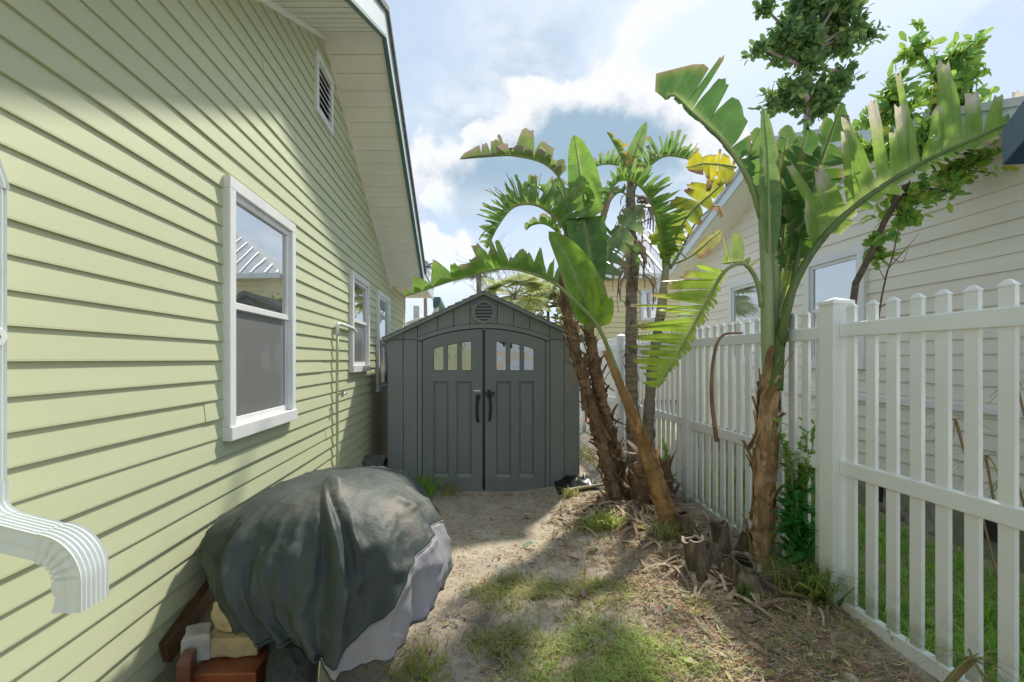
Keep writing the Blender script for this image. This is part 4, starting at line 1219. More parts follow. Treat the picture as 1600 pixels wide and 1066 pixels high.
leaf(b4, PP([(985, 310, 5.45), (970, 300, 5.4), (955, 312, 5.36), (946, 340, 5.34), (943, 368, 5.34)]), .17, .14, 10, 60, .15, 20, .85, .2, G_M, G_P, .05, 47, .009, .6, .15, .25)
leaf(b2, PP([(921, 470, 5.05), (940, 410, 5.1), (965, 385, 5.1), (985, 392, 5.1), (996, 420, 5.1)]), .16, .14, 10, 60, .25, 16, .8, .2, G_M, G_P, .06, 26, .010, .6, .15, .25)
leaf(b1, PP([(886, 360, 5.0), (872, 330, 5.1), (850, 300, 5.15), (828, 292, 5.15), (812, 305, 5.15)]), .17, .14, 10, 55, .25, 18, .85, .2, G_D, G_M, .04, 16, .010, .6, .15, .25)
# --- plant 5: stem between, arch over to the left and yellow spotted leaf
D5 = 5.0
b5 = thing('bird_of_paradise', 'bird of paradise with yellowing spotted leaf, between tall trunk and fence', 'plant', pt(1015, 745, D5), g)
trunk(b5, PP([(1012, 765), (1013, 700), (1014, 640), (1022, 560), (1032, 490)], D5), [.07, .062, .056, .05, .046], BARKG, 30, ((.2, .16, .12), BRN), 15, 1, .10, wild=.25)
stem(b5, PP([(1032, 495), (1037, 450), (1041, 415)], D5), (.055, .035), mat('tan_stem', (.36, .31, .18), .6, .3, 10, .2))
leaf(b5, PP([(1037, 425, 5.0), (1036, 400, 4.98), (1031, 365, 4.95), (1020, 325, 4.9), (1005, 297, 4.87), (985, 283, 4.84), (966, 284, 4.8), (952, 304, 4.78), (946, 322, 4.78)]), .31, .22, 10, 48, .10, 40, .85, .1, G_M, (.17, .28, .07), .015, 51, .013, .55, .15, .12)
leaf(b5, PP([(1041, 420, 5.0), (1042, 400, 4.98), (1036, 370, 4.97), (1028, 345, 4.96)]), .14, .10, 170, 20, .1, 3, .2, .1, G_L, (.22, .36, .04), 0, 52, .012, .6, .1)
leaf(b5, PP([(1043, 418, 5.0), (1050, 385, 4.96), (1062, 358, 4.93), (1080, 332, 4.9), (1103, 310, 4.88), (1128, 288, 4.86), (1150, 268, 4.85)]), .28, .12, 4, 150, .12, 9, .45, .12, (.16, .26, .04), (.42, .42, .03), .10, 53, .013, .9, -.35, .2, dryc=(.22, .10, .05))
leaf(b5, PP([(1150, 262, 4.8), (1128, 258, 4.75), (1100, 256, 4.72), (1072, 262, 4.7)]), .16, .20, 25, 165, .05, 5, .4, .1, (.40, .40, .02), (.50, .47, .03), .25, 57, .009, .7, .2, .2, dryc=(.17, .10, .07))
leaf(b5, PP([(1047, 420, 5.0), (1062, 395, 5.0), (1085, 352, 5.0), (1108, 328, 5.0), (1122, 322, 5.0), (1128, 340, 4.98)]), .04, .05, 20, 170, .78, 3, .5, .6, BRN, (.16, .09, .05), .9, 54, .013, .7)
leaf(b5, PP([(1046, 415, 5.0), (1080, 400, 5.05), (1110, 375, 5.1), (1128, 360, 5.1)]), .1, .1, 20, 165, .4, 3, .4, .2, (.3, .32, .1), (.42, .4, .12), .3, 55, .012, .7)
# --- plant 6: the big plant by the fence post
D6 = 3.5
b6 = thing('bird_of_paradise', 'largest bird of paradise, beside the near fence post, fan of big leaves', 'plant', pt(1195, 880, D6), g)
trunk(b6, PP([(1193, 885), (1192, 820), (1196, 740), (1198, 670), (1203, 610), (1207, 565)], D6), [.088, .066, .070, .062, .062, .056], mat('tan_trunk', (.44, .285, .16), .85, .2, 9, .4, .8, 22, (.22, .14, .08), 7, stretch=(1, 1, 1.5), bdist=.03), 120, ((.36, .23, .12), (.52, .35, .19)), 21, 1, .22, wild=.35)
PALE = mat('pale_green_stem', (.27, .34, .15), .42, .5, 8, .15, .2, 30, (.22, .26, .11), 4, stretch=(1, 1, .12))
DSTEM = mat('deep_green_stalk', (.10, .15, .04), .45, .4, 10, .25, .3, 30, (.16, .13, .06), 6, stretch=(1, 1, .2))
stem(b6, PP([(1204, 600), (1200, 520), (1199, 460), (1197, 400), (1192, 330), (1186, 290)], 3.5), (.054, .034), PALE, 'pseudostem')
stem(b6, PP([(1214, 600), (1212, 520), (1211, 450), (1210, 380), (1208, 320)], 3.53), (.034, .022), PALE, 'pseudostem')
stem(b6, PP([(1212, 610), (1217, 545), (1226, 500), (1238, 455)], 3.45), (.05, .026), DSTEM)
leaf(b6, PP([(1220, 540, 3.44), (1232, 470, 3.4), (1262, 405, 3.36), (1310, 345, 3.32), (1370, 297, 3.28), (1440, 255, 3.24), (1510, 222, 3.2), (1570, 196, 3.16), (1640, 160, 3.12)]), .56, .09, 3, 165, .30, 19, .6, .02, (.12, .25, .04), (.25, .38, .06), .10, 61, .025, .62, .42, .28, dryc=(.46, .42, .34), ribc=DSTEM, spread=.7)
leaf(b6, PP([(1216, 560, 3.5), (1236, 460, 3.5), (1252, 370, 3.5), (1270, 290, 3.5), (1292, 225, 3.5), (1316, 160, 3.5)]), .19, .20, 15, 160, .38, 11, .55, .08, (.04, .115, .02), (.09, .20, .03), .03, 62, .020, .75, .35, .15, ribc=DSTEM)
leaf(b6, PP([(1190, 340, 3.5), (1172, 285, 3.5), (1148, 245, 3.5), (1120, 212, 3.5), (1085, 180, 3.5), (1052, 148, 3.5), (1040, 156, 3.48)]), .38, .06, 4, 150, .25, 6, .35, .0, (.045, .125, .03), (.085, .19, .045), .012, 63, .020, 1.5, .18, .12, spread=.5)
leaf(b6, PP([(1203, 430, 3.48), (1202, 360, 3.46), (1200, 290, 3.45), (1198, 230, 3.45), (1192, 168, 3.45)]), .085, .085, 165, 15, .12, 5, .15, .05, (.10, .20, .06), (.17, .27, .09), .02, 64, .012, .7, .2, .08, spread=.4)
leaf(b6, PP([(1207, 420, 3.6), (1214, 330, 3.6), (1222, 260, 3.6), (1232, 195, 3.6)]), .18, .16, 170, 20, .3, 5, .35, .05, (.05, .13, .03), (.11, .21, .05), .02, 65, .014, .7, .25, .1)
leaf(b6, PP([(1208, 420, 3.62), (1220, 340, 3.62), (1238, 270, 3.62), (1258, 215, 3.62), (1262, 190, 3.6)]), .16, .15, 165, 20, .3, 6, .4, .1, G_D, G_M, .02, 66, .014, .7, .25, .12)
leaf(b6, PP([(1190, 350, 3.6), (1176, 290, 3.6), (1172, 240, 3.6), (1188, 200, 3.6)]), .09, .12, 170, 20, .3, 4, .4, .1, G_M, (.15, .26, .06), .02, 67, .012, .7, .25, .12)
leaf(b6, PP([(1215, 480, 3.55), (1228, 420, 3.55), (1240, 370, 3.5), (1262, 345, 3.48), (1290, 355, 3.45)]), .14, .13, 20, 165, .35, 5, .4, .3, G_D, G_M, .05, 68, .011)
leaf(b6, PP([(1213, 470, 3.58), (1222, 400, 3.6), (1225, 350, 3.62), (1240, 310, 3.64), (1250, 325, 3.66)]), .16, .15, 20, 165, .3, 6, .5, .3, (.035, .09, .03), G_D, .03, 69, .011)
leaf(b6, PP([(1214, 500, 3.6), (1230, 440, 3.64), (1240, 400, 3.66), (1228, 450, 3.7), (1222, 480, 3.72)]), .13, .1, 15, 165, .3, 3, .2, .1, (.2, .3, .03), (.34, .4, .03), 0, 70, .011)
leaf(b6, PP([(1190, 480, 3.5), (1183, 440, 3.5), (1166, 414, 3.5), (1148, 413, 3.5), (1127, 430, 3.52), (1108, 466, 3.55), (1086, 505, 3.58), (1060, 552, 3.6), (1028, 606, 3.62)]), .42, .06, 4, 165, .34, 26, .45, .06, (.19, .33, .035), (.33, .46, .05), .04, 71, .014, .55, .42, .22, spread=.7)
leaf(b6, PP([(1180, 430, 3.5), (1165, 412, 3.52), (1148, 410, 3.55), (1128, 412, 3.57)]), .19, .02, 6, 150, .25, 5, .75, .0, (.16, .25, .06), (.22, .3, .08), .12, 72, .010, .8, .15, .3)
stem(b6, PP([(1160, 520, 3.4), (1128, 525, 3.35), (1115, 560, 3.3), (1112, 620, 3.28), (1120, 690, 3.27)], None), (.008, .016), mat('dead_strip', (.22, .13, .075), .8, .2, 10, .3), 'dead_leaf_strip')

# --- cut hollow stumps
def stump(c, h, r, tilt, az, label, seed, flare=1.15):
    rnd = random.Random(seed); n = 20
    o = thing('cut_stump', label, 'stump', c, 'cut hollow stems round the big plant')
    ax = Vector((sin(tilt) * cos(az), sin(tilt) * sin(az), cos(tilt))); base = Vector(c) - ax * .06
    a = ax.cross(Vector((0, 1, .2))).normalized(); b = ax.cross(a)
    mb = MB(); m = 10
    for k in range(m):
        t = k / (m - 1)
        for j in range(n):
            an = 2 * pi * j / n
            rr = r * (flare + (1 - flare) * t) * (1 + .10 * N3(cos(an) * 1.5, sin(an) * 1.5, t * 3 + seed)) + .003 * rnd.random()
            mb.add(base + ax * ((h + .06) * t + (.045 * N3(cos(an) * 3, sin(an) * 2, seed) if k == m - 1 else 0)) + (a * cos(an) + b * sin(an)) * rr)
    for k in range(m - 1):
        for j in range(n): mb.f.append((k * n + j, k * n + (j + 1) % n, k * n + n + (j + 1) % n, k * n + n + j))
    mb.build('stump_bark', STUMP, o, smooth=True)
    rm = MB(); hw, hd = [], []
    for j in range(n):
        an = 2 * pi * j / n; q = Vector(mb.v[(m - 1) * n + j]); c_ = base + ax * (h + .06)
        i_ = c_ + (q - c_) * .70
        rm.add(q); rm.add(q * .5 + i_ * .5 + ax * .006); rm.add(i_); rm.add(i_ - ax * .012)
        hw.append(i_ - ax * .010); hd.append(i_ - ax * (h * .75) + (c_ - i_) * .2)
    for j in range(n):
        for k in range(3): rm.f.append((j * 4 + k, ((j + 1) % n) * 4 + k, ((j + 1) % n) * 4 + k + 1, j * 4 + k + 1))
    ho = MB(); [ho.add(q) for q in hw + hd]
    ho.f = [(j, (j + 1) % n, n + (j + 1) % n, n + j) for j in range(n)] + [tuple(n + j for j in range(n))]
    ho.build('shaded_rot_hollow', mat('shaded_rot_hollow', (.035, .026, .02), .95), o, smooth=True)  # decayed inside; the shade of the hole is put into its dark colour
    rm.build('cut_rim', STUMP if seed not in (1, 5) else mat('pale_rim', (.42, .36, .28), .8, .2, 10, .3), o, smooth=True)


def gp(px, py, d, dz=0):
    x = (px - VX) * d / F; return (x, d, hgt(x, d) + dz)


stump(gp(1094, 898, 3.36), .24, .075, .20, 2.5, 'hollow cut stump with pale rim, leftmost in front', 1)
stump(gp(1146, 912, 3.28), .19, .088, .42, -1.1, 'hollow cut stump opening towards the viewer, front middle', 2)
stump(gp(1205, 910, 3.26), .22, .080, 1.0, -.75, 'hollow cut stump tipped over to the right near post', 3)
stump(gp(1130, 862, 3.62), .26, .062, .16, 1.8, 'tall dark charred stump behind the front ones', 4)
stump(gp(1162, 858, 3.66), .22, .068, .30, -1.0, 'pale split stump right beside the big trunk', 5)
stump(gp(1084, 838, 3.92), .24, .060, .40, 2.9, 'dark slim stump leaning left near leaning stem', 6)
stump(gp(1114, 880, 3.46), .17, .062, .35, .8, 'short brown stump between pale rimmed and charred ones', 7)
stump(gp(1188, 935, 3.14), .17, .095, 1.1, 2.7, 'broken low stump lying before the tipped one', 8, 1.0)
# stub of dry sheaths in the middle clump
for (px, py, d_, h, r, sd, lab) in ((1000, 775, 4.75, .42, .10, 31, 'low stub of dry fibrous sheaths between the leaning trunks'), (1038, 745, 5.1, .42, .07, 33, 'ragged stub with one green shoot beside the fence')):
    o = thing('plant_stub', lab, 'plant stub', gp(px, py, d_))
    x, y, z = gp(px, py, d_)
    trunk(o, [(x, y, z - .06), (x + .01, y, z + h * .5), (x, y, z + h)], [r, r * .95, r * .7], BARK, 46, ((.22, .14, .09), (.36, .26, .17)), sd, 1, .20, name='stub_core', wild=.8, n=20)
    if sd == 33: leaf(o, [(x, y, z + h * .7), (x + .01, y, z + h + .08), (x - .02, y, z + h + .24)], .03, .03, 170, 10, .1, 2, .1, .05, G_M, G_L, 0, 91, .006)


# ------------------------------------------------------------------ small-leaved trees and shrubs
def card(mb, p, d, up, ln, wd, c):
    """one folded leaf of six vertices"""
    s = d.cross(up)
    if s.length < .01: s = Vector((1, 0, 0))
    s.normalize(); n = s.cross(d).normalized()
    b = len(mb.v); mb.cc = c
    mb.add(p); mb.add(p + d * ln * .45 + s * wd * .5 + n * wd * .14); mb.add(p + d * ln * .85 + s * wd * .36 + n * wd * .1)
    mb.add(p + d * ln); mb.add(p + d * ln * .85 - s * wd * .36 + n * wd * .1); mb.add(p + d * ln * .45 - s * wd * .5 + n * wd * .14); mb.add(p + d * ln * .5)
    mb.f += [(b, b + 1, b + 6), (b + 1, b + 2, b + 3, b + 6), (b + 6, b + 3, b + 4, b + 5), (b + 6, b + 5, b)]


def rvec(r):
    while True:
        v = Vector((r.uniform(-1, 1), r.uniform(-1, 1), r.uniform(-1, 1)))
        if .05 < v.length < 1: return v.normalized()


def tree(name, label, cat, base, trunkpts, tr, clumps, ln, cols, seed, group=None, density=1.0, tm=None, twigs=True):
    r = random.Random(seed); o = thing(name, label, cat, base, group)
    MB().tube(spline(trunkpts, 24), [tr * (1 - .6 * i / 23) for i in range(24)], 9).build('trunk', tm or TWIG, o, smooth=True)
    lv, br = MB(), MB(); top = Vector(trunkpts[-1]); tp = [Vector(q) for q in spline(trunkpts, 24)]
    for (c, rad, n) in clumps:
        c = Vector(c); st = min(tp[8:], key=lambda q: (q - c).length + .3 * max(0, q.z - c.z))
        br.tube(spline([st, st.lerp(c, .5) + Vector((0, 0, .05 * rad[2])), c], 8), [tr * .5 * (1 - .8 * i / 7) + .003 for i in range(8)], 5)
        nb = max(3, int(n / 11 * density))
        for k in range(nb):
            v = rvec(r); q = r.random() ** .45
            tip = c + Vector((v.x * rad[0], v.y * rad[1], v.z * rad[2])) * q
            tip += Vector((N3(*tip * 3) * .2 * rad[0], 0, N3(*(tip * 3 + Vector((5, 5, 5)))) * .2 * rad[2]))
            if twigs: br.tube([c.lerp(tip, .25), c.lerp(tip, .7), tip], [.006 + tr * .05, .004 + tr * .03, .003], 3, cap=False)
            ax = (tip - c).normalized() if (tip - c).length > .01 else v
            ax = (ax + Vector((0, 0, .35)) + rvec(r) * .4).normalized()
            shade = r.random()
            for h in range(11):
                d = (ax * r.uniform(-.1, 1.0) + rvec(r) * .95).normalized()
                cc = mixc(cols[0], cols[1], min(1, max(0, shade * .7 + r.uniform(-.1, .4))))
                if len(cols) > 2 and r.random() < .05: cc = cols[2]
                card(lv, tip + ax * r.uniform(-ln * 1.3, ln * .6) + rvec(r) * ln * .25, d, ax, ln * r.uniform(.5, 1.3), ln * r.uniform(.36, .62), cc)
    br.build('branches', tm or TWIG, o, smooth=True, kind='stuff')
    lv.build('crown', FOL, o, attr=True)
    return o


DT = 11.0
def C(px, py, d, rx, rz, n, ry=None): return (pt(px, py, d), (rx * d / F, (ry or rx) * d / F, rz * d / F), n)


rt = random.Random(21); TA = []
while len(TA) < 44:
    a, q = rt.uniform(0, 2 * pi), rt.random() ** .55
    u, v = 1262 + 86 * q * cos(a), 62 + 112 * q * sin(a)
    if (abs(u - 1215) < 22 and abs(v - 118) < 18) or (u > 1300 and v > 140 and rt.random() < .6): continue
    k = rt.uniform(13, 27); TA.append(C(u, v, DT + rt.uniform(-.9, .9), k * 1.2, k * .9, int(k * k * .46)))
tree('broadleaf_tree', 'dark green round crowned tree rising behind the neighbour roof', 'tree', pt(1268, 560, DT),
     [pt(1268, 700, DT), pt(1262, 400, DT), pt(1258, 230, DT), pt(1266, 150, DT), pt(1262, 80, DT)], .13,
     TA, .19, ((.06, .145, .05), (.17, .28, .08), (.28, .35, .08)), 5, tm=mat('grey_bark', (.36, .31, .29), .8, .2, 10, .2))
DB = 3.65
tree('young_tree', 'light green leafy young tree leaning over from behind the fence', 'tree', (2.98, 3.65, 0),
     [(2.80, 3.7, -.02), pt(1318, 640, 3.68), pt(1332, 520, 3.66), pt(1335, 450, DB), pt(1362, 395, DB), pt(1385, 340, DB), pt(1420, 280, DB), pt(1450, 200, DB), pt(1470, 130, DB)], .036,
     [C(1490, 92, DB, 34, 30, 270), C(1432, 75, DB, 17, 26, 100), C(1475, 145, DB, 44, 36, 360), C(1385, 165, DB, 34, 46, 300), C(1372, 232, DB, 30, 24, 150), C(1440, 225, DB, 52, 34, 250), C(1508, 165, DB, 24, 32, 120),
      C(1425, 300, DB, 46, 26, 150), C(1500, 265, DB, 46, 26, 170), C(1555, 250, DB, 24, 22, 70), C(1415, 335, DB, 34, 16, 90), C(1480, 300, DB, 30, 18, 60), C(1370, 372, DB, 22, 18, 36), C(1525, 165, DB, 16, 14, 30), C(1380, 400, DB, 16, 10, 12)],
     .094, ((.11, .26, .06), (.31, .48, .08), (.45, .46, .08)), 8)
bt = thing('bare_sapling', 'thin nearly bare twiggy sapling right of the young tree', 'sapling', (2.9, 3.3, 0))
MB().tube(spline(PP([(1360, 620), (1372, 500), (1385, 430), (1395, 400), (1404, 355)], 3.3), 16), [.010 - .0004 * i for i in range(16)], 6).build('trunk', TWIG, bt, smooth=True)
for q in ([(1388, 420), (1410, 395), (1436, 365)], [(1384, 440), (1370, 410), (1380, 395)], [(1376, 480), (1392, 470), (1402, 462)], [(1394, 402), (1410, 410), (1420, 385)]):
    MB().tube(spline(PP(q, 3.3), 8), [.004 - .0004 * i for i in range(8)], 4).build('branch', TWIG, bt, smooth=True)

# far greenery
tree('far_bush', 'pale green bushy tree behind the right roof slope of shed', 'bush', pt(860, 560, 15), [pt(860, 600, 15), pt(858, 530, 15), pt(856, 480, 15)], .10,
     [C(850, 458, 15, 38, 22, 520), C(890, 476, 15, 30, 28, 380), C(825, 474, 15, 26, 18, 200), C(870, 520, 15, 60, 30, 500), C(790, 520, 15, 60, 25, 300)], .22, ((.20, .25, .10), (.40, .43, .22)), 17)
bt = thing('bare_tree', 'leafless twiggy tree behind the shed roof', 'tree', pt(810, 540, 17))
r = random.Random(3); bm_ = MB()
def twig(p, d, ln, rad, lev):
    q = p + d * ln; bm_.tube([p, p.lerp(q, .5) + rvec(r) * ln * .06, q], [rad, rad * .8, rad * .6], 4, cap=False)
    if lev == 0: return
    for k in range(r.choice((2, 3, 3))):
        dd = (d + rvec(r) * .75 + Vector((0, 0, .12))).normalized(); twig(p.lerp(q, r.uniform(.5, 1)), dd, ln * r.uniform(.6, .8), rad * .62, lev - 1)
for px in (770, 835):
    twig(pt(px, 600, 17), Vector((0, 0, 1)), 2.2, .035, 5)
bm_.build('trunk_and_branches', mat('far_twig', (.36, .33, .31), .9), bt)


def palm(label, c, h, n, ln, col, seed, fan=False, droop=.9, wid=.05):
    r = random.Random(seed); c = Vector(c)
    o = thing('far_palm', label, 'palm', (c.x, c.y, 0), 'palms far behind the shed')
    MB().tube([(c.x, c.y, 0), (c.x + .05, c.y, c.z * .5), tuple(c)], [.14, .12, .10], 8).build('trunk', BARKG, o, smooth=True)
    for k in range(n):
        an = 2 * pi * k / n + r.uniform(-.3, .3); el = r.uniform(-.1, 1.1)
        d = Vector((cos(an) * cos(el), sin(an) * cos(el), sin(el))); L_ = ln * r.uniform(.8, 1.1); mb = MB()
        M = [c + d * L_ * t + Vector((0, 0, -droop * L_ * t * t * .5)) for t in [i / 12 for i in range(13)]]
        mb.cc = col[0]; mb.tube(M, [.014 * (1 - .07 * i) for i in range(13)], 4, cap=False)
        if fan:
            base = M[7]; dd = (M[8] - M[6]).normalized(); s = dd.cross(Vector((0, 0, 1))).normalized(); nn = s.cross(dd)
            for q in range(17):
                a = radians(-100 + 200 * q / 16); v = (dd * cos(a) + s * sin(a)).normalized()
                e_ = base + v * L_ * .55 + Vector((0, 0, -.12 * L_)); w_ = v.cross(nn).normalized() * wid
                mb.cc = mixc(col[0], col[1], r.random()); b_ = len(mb.v)
                for pp in (base, base.lerp(e_, .5) + w_, e_, base.lerp(e_, .5) - w_): mb.add(pp)
                mb.f.append((b_, b_ + 1, b_ + 2, b_ + 3))
        else:
            for i in range(2, 13):
                for sg in (-1, 1):
                    for hh in (0, .5):
                        T_ = (M[min(12, i + 1)] - M[i - 1]).normalized(); s = T_.cross(Vector((0, 0, 1))).normalized() * sg
                        p0 = M[i - 1].lerp(M[i], hh); e_ = p0 + (s * .8 + T_ * .5 + Vector((0, 0, -.45))).normalized() * ln * .30 * (1.1 - .5 * abs(i / 12 - .4))
                        w_ = T_ * wid * .5; mb.cc = mixc(col[0], col[1], r.random()); b_ = len(mb.v)
                        for pp in (p0 - w_ * .5, p0 + w_ * .5, p0.lerp(e_, .5) + w_, e_): mb.add(pp)
                        mb.f.append((b_, b_ + 1, b_ + 2, b_ + 3))
        mb.build('frond', FOL, o, attr=True)


palm('dark green feather palm just left of the shed peak', pt(748, 432, 19), 0, 12, 1.0, ((.035, .085, .05), (.07, .14, .07)), 2)
palm('pale yellow green fan palm right of the shed peak', pt(803, 462, 13), 0, 22, 1.15, ((.26, .31, .13), (.42, .47, .24)), 4, True)
palm('small greyish palm top showing beyond the house roof edge', pt(664, 418, 30), 0, 9, 1.0, ((.10, .11, .10), (.15, .16, .13)), 6)


# --- leafy plants by the post
def shrub(label, base, h, n, ln, cols, seed, spread=.12, lw=.4, name='leafy_plant', cat='plant', group=None):
    r = random.Random(seed); o = thing(name, label, cat, base, group); b = Vector(base); lv, st = MB(), MB()
    for k in range(n):
        top = b + Vector((r.uniform(-1, 1) * spread, r.uniform(-1, 1) * spread * .6, h * r.uniform(.55, 1)))
        P_ = spline([b + Vector((r.uniform(-.02, .02), r.uniform(-.02, .02), -.02)), b.lerp(top, .5) + rvec(r) * .03, top], 12)
        st.cc = cols[0]; st.tube(P_, .004, 5)
        for i in range(2, 12):
            for q in range(3):
                d = (rvec(r) + Vector((0, 0, .45))).normalized()
                card(lv, P_[i], d, Vector((0, 0, 1)), ln * r.uniform(.6, 1.15), ln * lw, mixc(cols[0], cols[1], r.random()))
    st.build('stems', PETI, o, smooth=True); lv.build('leaves', FOL, o, attr=True)


x, y, z = gp(1245, 880, 3.33)
shrub('bright green seedling with small leaves climbing beside the near fence post', (x, y, z + .45), .70, 13, .066, ((.12, .28, .06), (.27, .46, .10)), 3, .15, .5)
shrub('dark glossy broad leaved plant at the foot of the near post', (x, y - .02, z), .66, 9, .16, ((.04, .20, .04), (.09, .34, .07)), 4, .12, .34)
x, y, z = gp(1163, 935, 3.05)
shrub('tiny pale green weed in front of the lying stump', (x, y, z), .07, 5, .05, ((.13, .2, .05), (.2, .28, .08)), 5, .05, .4)


def grasses(name, spots, label, cat=None, kind='stuff', seed=0, mb=None):
    r = random.Random(seed); mb = MB()
    for (cx, cy, rx, ry, n, h, hu) in spots:
        pal = [((.28, .40, .10), (.50, .58, .20)), ((.25, .31, .10), (.44, .46, .18)), ((.26, .38, .07), (.48, .56, .13)), ((.13, .36, .04), (.29, .54, .07)), ((.11, .22, .05), (.24, .35, .09))][hu]
        for k in range(n):
            q = r.gauss(0, .55), r.gauss(0, .55)
            if hu == 3: q = r.uniform(-1, 1), r.uniform(-1, 1)
            x, y = cx + q[0] * rx, cy + q[1] * ry
            if N3(x * 5, y * 5, 9) < -.12 and hu in (0, 1, 3) and r.random() < .8: continue
            hh = h * r.uniform(.35, 1.25); an = r.uniform(0, 2 * pi); ln = hh * r.uniform(.3, 2.0); w = r.uniform(.0016, .0042) * (1 + h * 3)
            o = Vector((cos(an), sin(an), 0)); s = Vector((-o.y, o.x, 0)) * w; p = Vector((x, y, hgt(x, y) - .004))
            c = mixc(*pal, r.random())
            if r.random() < .16: c = mixc((.40, .32, .15), (.5, .42, .22), r.random())
            b = len(mb.v); mb.cc = tuple(v * .8 for v in c); mb.add(p - s); mb.add(p + s)
            m_ = p + o * ln * .35 + Vector((0, 0, hh * .65)); mb.cc = c; mb.add(m_ - s * .8); mb.add(m_ + s * .8)
            mb.add(p + o * ln + Vector((0, 0, hh * r.uniform(.6, 1.0))))
            mb.f += [(b, b + 1, b + 3, b + 2), (b + 2, b + 3, b + 4)]
    o = mb.build(name, GRASS, None, attr=True)
    tag(o, label, cat, kind=kind); return o


grasses('yard_grass', PATCH, 'thin patches of pale green grass on the bare soil', 'grass', seed=2)
grasses('side_lawn', [(3.2, 3.6, .72, 2.6, 15000, .11, 3), (3.3, 2.3, .8, .7, 2600, .16, 3), (3.6, 5.6, .5, .8, 1500, .12, 4)], 'bright green lawn between the fence and beige house', 'grass', seed=4)
for (px, py, d_, rx, n, h, hu, lab) in ((655, 765, 5.5, .16, 420, .30, 3, 'green grass tuft growing at the left foot of the shed'), (1285, 925, 3.1, .12, 330, .30, 4, 'long grass tuft at the foot of near fence post'),
                                       (1245, 925, 3.15, .12, 200, .20, 2, 'yellow green grass tuft beside the tipped stump'), (705, 758, 5.6, .12, 60, .17, 1, 'sparse grass sprigs before the left shed door')):
    x, y, z = gp(px, py, d_)
    r_ = grasses('grass_tuft', [(x, y, rx, rx * .6, n, h, hu)], lab, 'grass tuft', None, seed=int(px))


